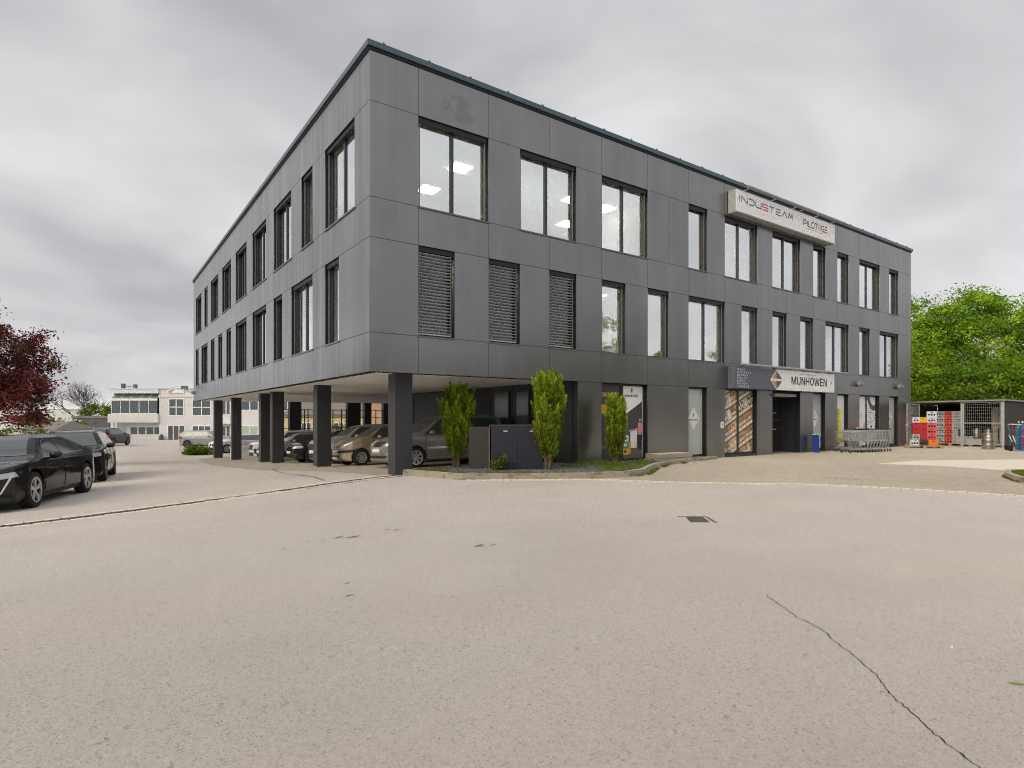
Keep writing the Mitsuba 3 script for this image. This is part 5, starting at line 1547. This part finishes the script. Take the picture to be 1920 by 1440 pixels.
HATCH = build_car(dict(L=3.86, W=1.68, H=1.52, belt=.98, roofw=1.06, wr=.30, fx=1.20, rx=-1.23, xf=1.15, xr=-1.5, mx=.50, spokes=(12, .022), doors=(.72, -.18, -.92), nose=.42, nose_w=.55, sill='PAINT', handle='PAINT',
    top=[(-1.93, .60), (-1.90, 1.0), (-1.78, 1.20), (-1.5, 1.42), (-.9, 1.51), (-.2, 1.52), (.2, 1.47), (.55, 1.28), (.92, 1.05), (1.3, .98), (1.62, .86), (1.86, .70), (1.93, .52)],
    side_windows=window_polys(1.01, 1.52, (.78, -1.5), (.28, -1.2), 1.41, (-.18, -.92)),
    screen=[(scr(.62, .46, 1.08, 1.43), .15, 1.05)], rear_screen=[(scr(.56, .46, 1.12, 1.42), -1.95, -1.35)],
    front=[('headlight', [(.36, .74), (.58, .82), (.76, .80), (.72, .68), (.42, .65)], 'headlamp', dict(mirror=True)), ('grille', [(-.34, .745), (.34, .745), (.30, .60), (-.30, .60)], 'plastic_black'),
           ('grille_bar', [(-.33, .715), (0, .735), (.33, .715), (.33, .695), (0, .715), (-.33, .695)], 'PAINT'), ('grille_bar', [(-.32, .655), (0, .675), (.32, .655), (.32, .635), (0, .655), (-.32, .635)], 'PAINT'),
           ('badge', [(-.06, .69), (0, .725), (.06, .69), (.06, .675), (0, .71), (-.06, .675)], 'chrome'), ('badge', [(-.06, .66), (0, .695), (.06, .66), (.06, .645), (0, .68), (-.06, .645)], 'chrome'),
           ('bumper_strip', [(.30, .555), (.80, .60), (.82, .50), (.34, .47)], 'plastic_black', dict(mirror=True)), ('air_intake', [(-.42, .40), (.42, .40), (.34, .29), (-.34, .29)], 'plastic_black'),
           ('fog_lamp', [(.48, .42), (.60, .43), (.60, .34), (.48, .34)], 'headlamp', dict(mirror=True)), ('number_plate', [(-.26, .33), (.26, .33), (.26, .22), (-.26, .22)], 'plate_white')]))
MPV = build_car(dict(L=4.73, W=1.85, H=1.75, belt=1.06, roofw=1.26, wr=.335, fx=1.37, rx=-1.46, xf=1.55, xr=-2.0, mx=.80, spokes=(7, .045), doors=(1.02, .02, -1.0), nose=.40, nose_w=.6,
    top=[(-2.365, .62), (-2.34, 1.05), (-2.25, 1.30), (-2.05, 1.65), (-1.5, 1.74), (-.4, 1.75), (.10, 1.70), (.5, 1.52), (.95, 1.22), (1.25, 1.08), (1.7, .99), (2.1, .86), (2.31, .72), (2.365, .52)],
    side_windows=window_polys(1.09, 1.75, (1.0, -2.05), (.28, -1.85), 1.61, (.02, -1.0)),
    screen=[(scr(.72, .56, 1.14, 1.65), .15, 1.22)], rear_screen=[(scr(.66, .55, 1.22, 1.62), -2.4, -1.9)],
    front=[('headlight', [(.42, .86), (.62, .93), (.84, .90), (.84, .76), (.46, .74)], 'headlamp', dict(mirror=True)), ('grille', [(-.36, .86), (.36, .86), (.30, .70), (-.30, .70)], 'plastic_black'),
           ('grille_bar', [(-.36, .80), (0, .835), (.36, .80), (.36, .78), (0, .815), (-.36, .78)], 'chrome'), ('grille_bar', [(-.33, .74), (0, .775), (.33, .74), (.33, .72), (0, .755), (-.33, .72)], 'chrome'),
           ('air_intake', [(-.62, .42), (.62, .42), (.56, .33), (-.56, .33)], 'plastic_black'), ('bumper_strip', [(-.85, .49), (.85, .49), (.85, .46), (-.85, .46)], 'chrome'), ('number_plate', [(-.26, .64), (.26, .64), (.26, .53), (-.26, .53)], 'plate_white')],
    side=[('side_moulding', [(1.0, .60), (-.95, .63), (-.95, .69), (1.0, .66)], 'chrome'), ('side_moulding', [(.95, .30), (-.95, .30), (-.95, .325), (.95, .325)], 'chrome')]))
SUV = build_car(dict(L=4.40, W=1.83, H=1.62, belt=1.05, roofw=1.20, wr=.35, fx=1.33, rx=-1.32, xf=1.4, xr=-1.8, mx=.60, spokes=(5, 'y'), doors=(.90, -.05, -1.0), nose=.30,
    top=[(-2.2, .70), (-2.18, 1.05), (-2.08, 1.28), (-1.8, 1.52), (-1.2, 1.61), (-.2, 1.62), (.25, 1.57), (.6, 1.38), (.98, 1.13), (1.5, 1.05), (1.95, .98), (2.14, .84), (2.2, .60)],
    side_windows=window_polys(1.08, 1.62, (.84, -1.75), (.34, -1.5), 1.50, (-.05, -1.0)),
    screen=[(scr(.68, .52, 1.15, 1.52), .20, 1.08)], rear_screen=[(scr(.58, .5, 1.2, 1.5), -2.3, -1.6)],
    front=[('headlight', [(.45, .86), (.86, .91), (.86, .78), (.52, .74)], 'headlamp', dict(mirror=True)), ('grille', [(-.46, .84), (.46, .84), (.40, .58), (-.40, .58)], 'plastic_black'), ('daylight_strip', [(.79, .80), (.83, .80), (.76, .48), (.72, .48)], 'sign_white', dict(mirror=True)),
           ('bumper_strip', [(.50, .62), (.82, .66), (.80, .40), (.62, .34)], 'plastic_black', dict(mirror=True)), ('air_intake', [(-.5, .44), (.5, .44), (.56, .26), (-.56, .26)], 'plastic_black'), ('number_plate', [(-.26, .58), (.26, .58), (.26, .47), (-.26, .47)], 'plate_white')],
    rear=[('tail_light', [(.45, 1.0), (.88, 1.02), (.86, .86), (.50, .86)], 'tail_red', dict(mirror=True)), ('number_plate', [(-.26, .86), (.26, .86), (.26, .75), (-.26, .75)], 'plate_white'), ('rear_trim', [(-.75, .45), (.75, .45), (.7, .32), (-.7, .32)], 'galv')]))
SEDAN = build_car(dict(L=4.35, W=1.78, H=1.44, belt=.93, roofw=1.12, wr=.325, fx=1.36, rx=-1.33, xf=1.4, xr=-1.75, mx=.58, spokes=(5, 'y'), doors=(.90, -.08, -1.0), nose=.34,
    top=[(-2.17, .60), (-2.15, .95), (-2.02, 1.10), (-1.6, 1.32), (-.9, 1.42), (-.2, 1.44), (.2, 1.39), (.55, 1.20), (.95, 1.0), (1.5, .93), (1.95, .80), (2.12, .68), (2.17, .5)],
    side_windows=window_polys(.96, 1.44, (.82, -1.6), (.32, -1.3), 1.34, (-.08, -1.0)),
    screen=[(scr(.66, .5, 1.02, 1.36), .15, 1.05)], rear_screen=[(scr(.56, .48, 1.06, 1.34), -2.2, -1.35)],
    front=[('headlight', [(.42, .72), (.82, .76), (.82, .66), (.48, .62)], 'headlamp', dict(mirror=True)), ('grille', [(.03, .72), (.30, .72), (.26, .56), (.06, .56)], 'plastic_black', dict(mirror=True)), ('grille_bar', [(.02, .735), (.31, .735), (.31, .72), (.02, .72)], 'chrome', dict(mirror=True)),
           ('air_intake', [(-.7, .42), (.7, .42), (.6, .26), (-.6, .26)], 'plastic_black'), ('number_plate', [(-.26, .54), (.26, .54), (.26, .43), (-.26, .43)], 'plate_white')],
    rear=[('tail_light', [(.45, .90), (.86, .92), (.84, .76), (.50, .76)], 'tail_red', dict(mirror=True)), ('number_plate', [(-.26, .72), (.26, .72), (.26, .61), (-.26, .61)], 'plate_yellow'), ('rear_trim', [(-.75, .42), (.75, .42), (.7, .30), (-.7, .30)], 'galv')]))
G_ = lambda x, y: float(gz(x, y))
car(FASTBACK, 'paint_black', -6.88, 2.14, G_(-6.88, 2.14), math.radians(-106.2), 'glossy black fastback saloon parked nearest at the left edge', 'alloy')
car(WAGON, 'paint_black', -5.97, 8.5, G_(-5.97, 8.5), math.radians(-96), 'black estate car with roof rails parked behind the black fastback', 'alloy_dark')
hd = math.pi
car(MPV, 'paint_pewter', 4.30, 4.40, G_(4.3, 4.4), hd + 0.03, 'grey people carrier parked behind the nearest pillar', 'alloy')
car(HATCH, 'paint_gold', 3.75, 7.95, G_(3.75, 7.95), hd, 'champagne coloured small hatchback under the overhang', 'alloy')
car(SUV, 'paint_ice', 4.0, 10.75, G_(4.0, 10.75), hd, 'pale silver compact SUV parked between the gold hatchback and the black car', 'alloy_dark')
car(SEDAN, 'paint_black', 3.75, 13.35, G_(3.75, 13.35), hd, 'black hatchback with twin grille parked under the overhang', 'alloy_dark')
car(SEDAN, 'paint_silver', 3.55, 18.4, G_(3.55, 18.4), hd, 'silver car with twin grille under the overhang between two pillars', 'alloy')
car(SUV, 'paint_white', 3.75, 21.0, G_(3.75, 21.0), hd, 'white car just behind the silver one under the overhang', 'alloy')
car(SUV, 'paint_grey', 3.2, 48.0, G_(3.2, 48.0), math.radians(-32), 'light grey crossover parked sideways in front of the white building', 'alloy_dark')
car(SUV, 'paint_dark_grey', -4.1, 54.0, G_(-4.1, 54.0), math.radians(62), 'dark grey SUV seen from behind near the white building', 'alloy_dark')
car(SEDAN, 'paint_burgundy', -6.2, 76.0, G_(-6.2, 76), math.radians(66), 'dark burgundy saloon seen from behind beside the slate grey shed', 'alloy_dark')
car(SEDAN, 'paint_white', 3.9, 36.6, G_(3.9, 36.6), math.radians(195), 'white car glimpsed beyond the farthest pillar', 'alloy')
car(SEDAN, 'paint_white', 8.2, 38.5, G_(8.2, 38.5), math.radians(-30), 'white car parked sideways seen between the far pillars', 'alloy')
k = thing('low_wall', 'low pale concrete wall between the two farthest pillars', 'wall')
obj('block', box(1.5, 4.2, 26.3, 26.55, -1.5, -0.32), 'plaster', k)
obj('cap', box(1.45, 4.25, 26.25, 26.6, -0.32, -0.27), 'sign_white', k)

# ------------------------------------------------------------------ white office building at the back of the yard
WQ = np.eye(4)
o = EYE[:2] + 80 * np.array([0.0215, 1.2097]) * 1.0
WQ[:3, 0] = [0.8161, -0.5778, 0]; WQ[:3, 1] = [0.5778, 0.8161, 0]; WQ[:2, 3] = o


def wb(*a):
    return M().box(*a).move(WQ)


W_ = thing('white_building', 'two storey white office building at the back of the yard', 'building')
z0 = -1.75
obj('wall', M().box(0, 6.75, 1.2, 12, z0, 5.45).box(0, 6.75, 0, 1.199, .95, 2.1).box(0.3, 6.75, 0.05, 1.199, 4.9, 5.45)
    .box(6.75, 24.5, 0.3, 12, z0, 5.5).box(6.70, 24.5, 0.18, 0.299, 4.35, 4.6).move(WQ), 'plaster', W_)
obj('parapet_cap', M().box(-0.05, 6.72, -0.02, 12, 5.451, 5.56).box(6.72, 24.55, 0.12, 12, 5.501, 5.62).move(WQ), 'hall_white', W_)
obj('column', wb(.35, .75, .05, .45, z0, .95), 'plaster', W_)
obj('column', wb(.95, 1.2, .05, .45, z0, .95), 'plaster', W_)
# glazed upper bay with sloping glass
obj('bay_wall', wb(.30, 6.74, .9, 1.19, 2.1, 4.9), 'window_dark', W_)
for i in range(5):
    a0 = .42 + 1.25 * i
    w = numbered(f'{W_}__window')
    obj('pane', wb(a0 + .06, a0 + 1.19, .12, .15, 2.2, 3.9), 'window_dark', w)
    obj('frame', M().box(a0, a0 + .06, .05, .2, 2.1, 4.2).box(a0 + .06, a0 + 1.19, .05, .2, 3.9, 4.2).box(a0 + .06, a0 + 1.19, .05, .2, 2.1, 2.2).move(WQ), 'sign_white', w)
    v = np.array([[a0 + .06, .1, 4.2], [a0 + 1.19, .1, 4.2], [a0 + 1.19, 1.1, 4.88], [a0 + .06, 1.1, 4.88]])
    obj('roof_pane', M().quad(*v).move(WQ), 'conservatory_glass', w)
    obj('rafter', M().tube([(a0 + .03, .08, 4.2), (a0 + .03, 1.12, 4.9)], .05, 4).move(WQ), 'sign_white', w)
for a0, a1, za, zb, n in ((2.3, 6.65, -.7, .35, 4),):
    for i in range(n):
        w = numbered(f'{W_}__window')
        d = (a1 - a0) / n
        obj('pane', wb(a0 + d * i + .05, a0 + d * (i + 1) - .05, 1.15, 1.19, za + .05, zb - .05), 'window_dark', w)
        obj('frame', M().box(a0 + d * i, a0 + d * i + .05, 1.1, 1.199, za, zb).box(a0 + d * (i + 1) - .05, a0 + d * (i + 1), 1.1, 1.199, za, zb).box(a0 + d * i + .05, a0 + d * (i + 1) - .05, 1.1, 1.199, zb - .05, zb).box(a0 + d * i + .05, a0 + d * (i + 1) - .05, 1.1, 1.199, za, za + .05).move(WQ), 'sign_white', w)


def wwin(a0, a1, za, zb, nx, nz, mt='window_dark', name='window', d=.3):
    w = numbered(f'{W_}__{name}')
    for i in range(nx):
        for j in range(nz):
            x0, x1 = a0 + (a1 - a0) * i / nx, a0 + (a1 - a0) * (i + 1) / nx
            y0, y1 = za + (zb - za) * j / nz, za + (zb - za) * (j + 1) / nz
            obj('pane', wb(x0 + .05, x1 - .05, d - .02, d - .003, y0 + .05, y1 - .05), mt, w)
    m = M()
    for i in range(nx + 1):
        x = a0 + (a1 - a0) * i / nx
        m.box(x - .055, x + .055, d - .06, d - .002, za - .05, zb + .05)
    for j in range(nz + 1):
        y = za + (zb - za) * j / nz
        m.box(a0, a1, d - .058, d - .0025, y - .055, y + .055)
    obj('frame', m.move(WQ), 'sign_white', w)


wwin(8.1, 10.1, 1.9, 4.15, 2, 2); wwin(11.3, 13.75, 1.9, 4.1, 2, 2)
wwin(7.95, 10.25, -1.5, .55, 3, 1, name='entrance_door'); wwin(11.3, 13.75, -.65, .5, 3, 1)
wwin(15.3, 16.4, 2.0, 3.9, 2, 1); wwin(17.9, 20.2, 2.6, 3.9, 2, 1); wwin(21.4, 24.2, 2.6, 3.9, 3, 1)
wwin(17.9, 20.2, -.7, .5, 2, 1, 'curtain'); wwin(21.4, 24.2, -.7, .5, 3, 1, 'curtain'); wwin(15.3, 16.4, -1.2, .5, 2, 1)
obj('door_canopy', wb(15.0, 16.8, -.4, .29, .75, .9), 'plaster', W_)
obj('sign_plate', wb(8.0, 10.2, .15, .179, 4.95, 5.4), 'sign_white', W_)
obj('sign_mark', M().box(8.1, 8.3, .13, .149, 5.0, 5.15).box(8.4, 8.6, .13, .149, 5.0, 5.15).move(WQ), 'ink_dark', W_)
obj('sign_mark', M().box(8.25, 8.9, .13, .149, 5.2, 5.33).move(WQ), 'ink_gold', W_)
obj('chimney', wb(.15, .48, 2.5, 3, 4.0, 6.35), 'chimney', W_)
obj('chimney', wb(1.85, 2.15, 2.5, 3, 5.5, 6.25), 'chimney', W_)
m = M()
for z in (5.2, 5.6, 5.9):
    m.tube([(.5, 2.6, z), (1.85, 2.6, z)], .03, 4)
for a in (.8, 1.1, 1.4):
    m.tube([(a, 2.6, 5.0), (a, 2.6, 6.1)], .025, 4)
obj('roof_railing', m.move(WQ), 'chimney', W_)
obj('step', wb(7.6, 10.6, -.7, .29, z0, -1.55), 'corrugated', W_)
k = thing('grey_planter_pot', 'dark planter pot by the door of the white building', 'pot')
obj('pot', M().lathe([(0, z0), (.25, z0), (.32, -.95), (.27, -.95), (.25, -1.05), (0, -1.05)], 12, (7.35, -.2, 0)).move(WQ), 'chimney', k)
obj('plant', M().lathe([(0, -1.05), (.25, -1.0), (.2, -.7), (0, -.6)], 9, (7.35, -.2, 0)).move(WQ), 'hill_green', k)
# slate grey shed, houses and hall behind the yard
k = thing('slate_shed', 'flat roofed slate grey shed left of the white building', 'shed')
obj('wall', wb(-9.2, -3.9, 6, 12, -2.2, 1.55), 'shed_slate', k)
obj('fascia', wb(-9.3, -3.8, 5.9, 12.1, 1.551, 1.85), 'house_roof', k)
obj('lamp', M().box(-8.8, -8.5, 5.8, 5.99, 1.2, 1.35).box(-8.1, -7.7, 5.8, 5.99, 1.05, 1.22).move(WQ), 'sign_white', k)


def house(label, u, v, w, d, zb, he, hr, wallm, roofm, wins, name='house'):
    k = thing(name, label, 'house')
    obj('wall', wb(u, u + w, v, v + d, zb, he), wallm, k)
    P_ = np.array([[u - .3, v - .4, he], [u + w + .3, v - .4, he], [u + w + .3, v + d + .4, he], [u - .3, v + d + .4, he], [u + w * .2, v + d / 2, hr], [u + w * .8, v + d / 2, hr]])
    obj('roof', M().add(P_, [[0, 1, 5], [0, 5, 4], [1, 2, 5], [2, 3, 4], [2, 4, 5], [3, 0, 4], [0, 2, 1], [0, 3, 2]]).move(WQ), roofm, k)
    for a, z in wins:
        q = numbered(f'{k}__window')
        obj('pane', wb(a, a + .9, v - .03, v - .003, z, z + 1.3), 'window_dark', q)
        obj('frame', M().box(a - .08, a, v - .06, v - .002, z - .08, z + 1.38).box(a + .9, a + .98, v - .06, v - .002, z - .08, z + 1.38).box(a, a + .9, v - .06, v - .002, z + 1.3, z + 1.38).box(a, a + .9, v - .06, v - .002, z - .08, z).box(a + .41, a + .49, v - .059, v - .0025, z, z + 1.3).move(WQ), 'sign_white', q)


house('low yellow house with grey roof behind the red tree', 14.9, -32, 2.6, 5, -1.6, 0.55, 1.25, 'cream_wall', 'house_roof', [(15.4, -.9)])
house('pale yellow house seen through the car park between the pillars', 30.5, -18, 8.5, 7, -2.0, 1.9, 3.6, 'cream_wall', 'house_roof', [(32.6, -.3), (36.0, -.3)])
house('pinkish house wall seen through the right openings of the car park', 40.2, -22, 8, 6, -2.0, 3.4, 5.0, 'pink_wall', 'house_roof', [(43.0, .6)])
k = thing('white_hall', 'long pale industrial hall on the horizon at the left', 'hall')
obj('wall', wb(-80, -46, 72, 95, -3, 3.9), 'hall_white', k)
obj('roof_edge', wb(-80.2, -45.8, 71.8, 95.2, 3.901, 4.25), 'sign_white', k)
k = thing('white_gate', 'white framed gate panel beside the hedge far left', 'gate')
obj('frame', M().box(14.9, 15.0, -28, -27.9, -1.5, .62).box(15.4, 15.5, -28, -27.9, -1.5, .62).box(15.85, 15.95, -28, -27.9, -1.5, .62).box(15.0, 15.85, -27.98, -27.92, .54, .61).move(WQ), 'sign_white', k)
obj('panel', M().box(15.0, 15.4, -27.96, -27.94, -1.4, .54).box(15.5, 15.85, -27.96, -27.94, -1.4, .54).move(WQ), 'house_roof', k)
# screen of steel bars closing the back of the car park
k = thing('bar_screen', 'dark steel bar screen closing the far side of the car park', 'fence')
for x in (4.1, 4.9, 5.5, 6.9, 7.15, 7.4, 7.8, 8.5, 9.24, 9.9, 10.28, 11.35, 12.25, 12.64, 13.15):
    obj('upright', box(x - .03, x + .03, 30.3, 30.36, -1.5, 2.19), 'frame', k)
for z in (-1.2, .75, 1.55, 2.1):
    obj('rail', box(4.1, 14.2, 30.361, 30.39, z, z + .05), 'frame', k)

# distant tree line that closes the horizon
r = np.random.default_rng(90)
m = M()
n = 240
ang = np.linspace(0, 2 * np.pi, n + 1)
hh = 2.5 + 4.5 * meshkit.fbm(np.column_stack([np.cos(ang) * 9, np.sin(ang) * 9, 0 * ang]), 4)
X = np.column_stack([420 * np.cos(ang), 420 * np.sin(ang)])
v = np.vstack([np.column_stack([X, 0 * ang - 9]), np.column_stack([X * 1.03, hh]), np.column_stack([X * 1.15, hh - 1])])
i = np.arange(n)
m.add(v, np.vstack([np.stack([i, i + n + 1, i + n + 2, i + 1], 1), np.stack([i + n + 1, i + 2 * n + 2, i + 2 * n + 3, i + n + 2], 1)]))
struct('hills', m, 'hill_green', smooth=True, label='distant low wooded hills along the horizon')
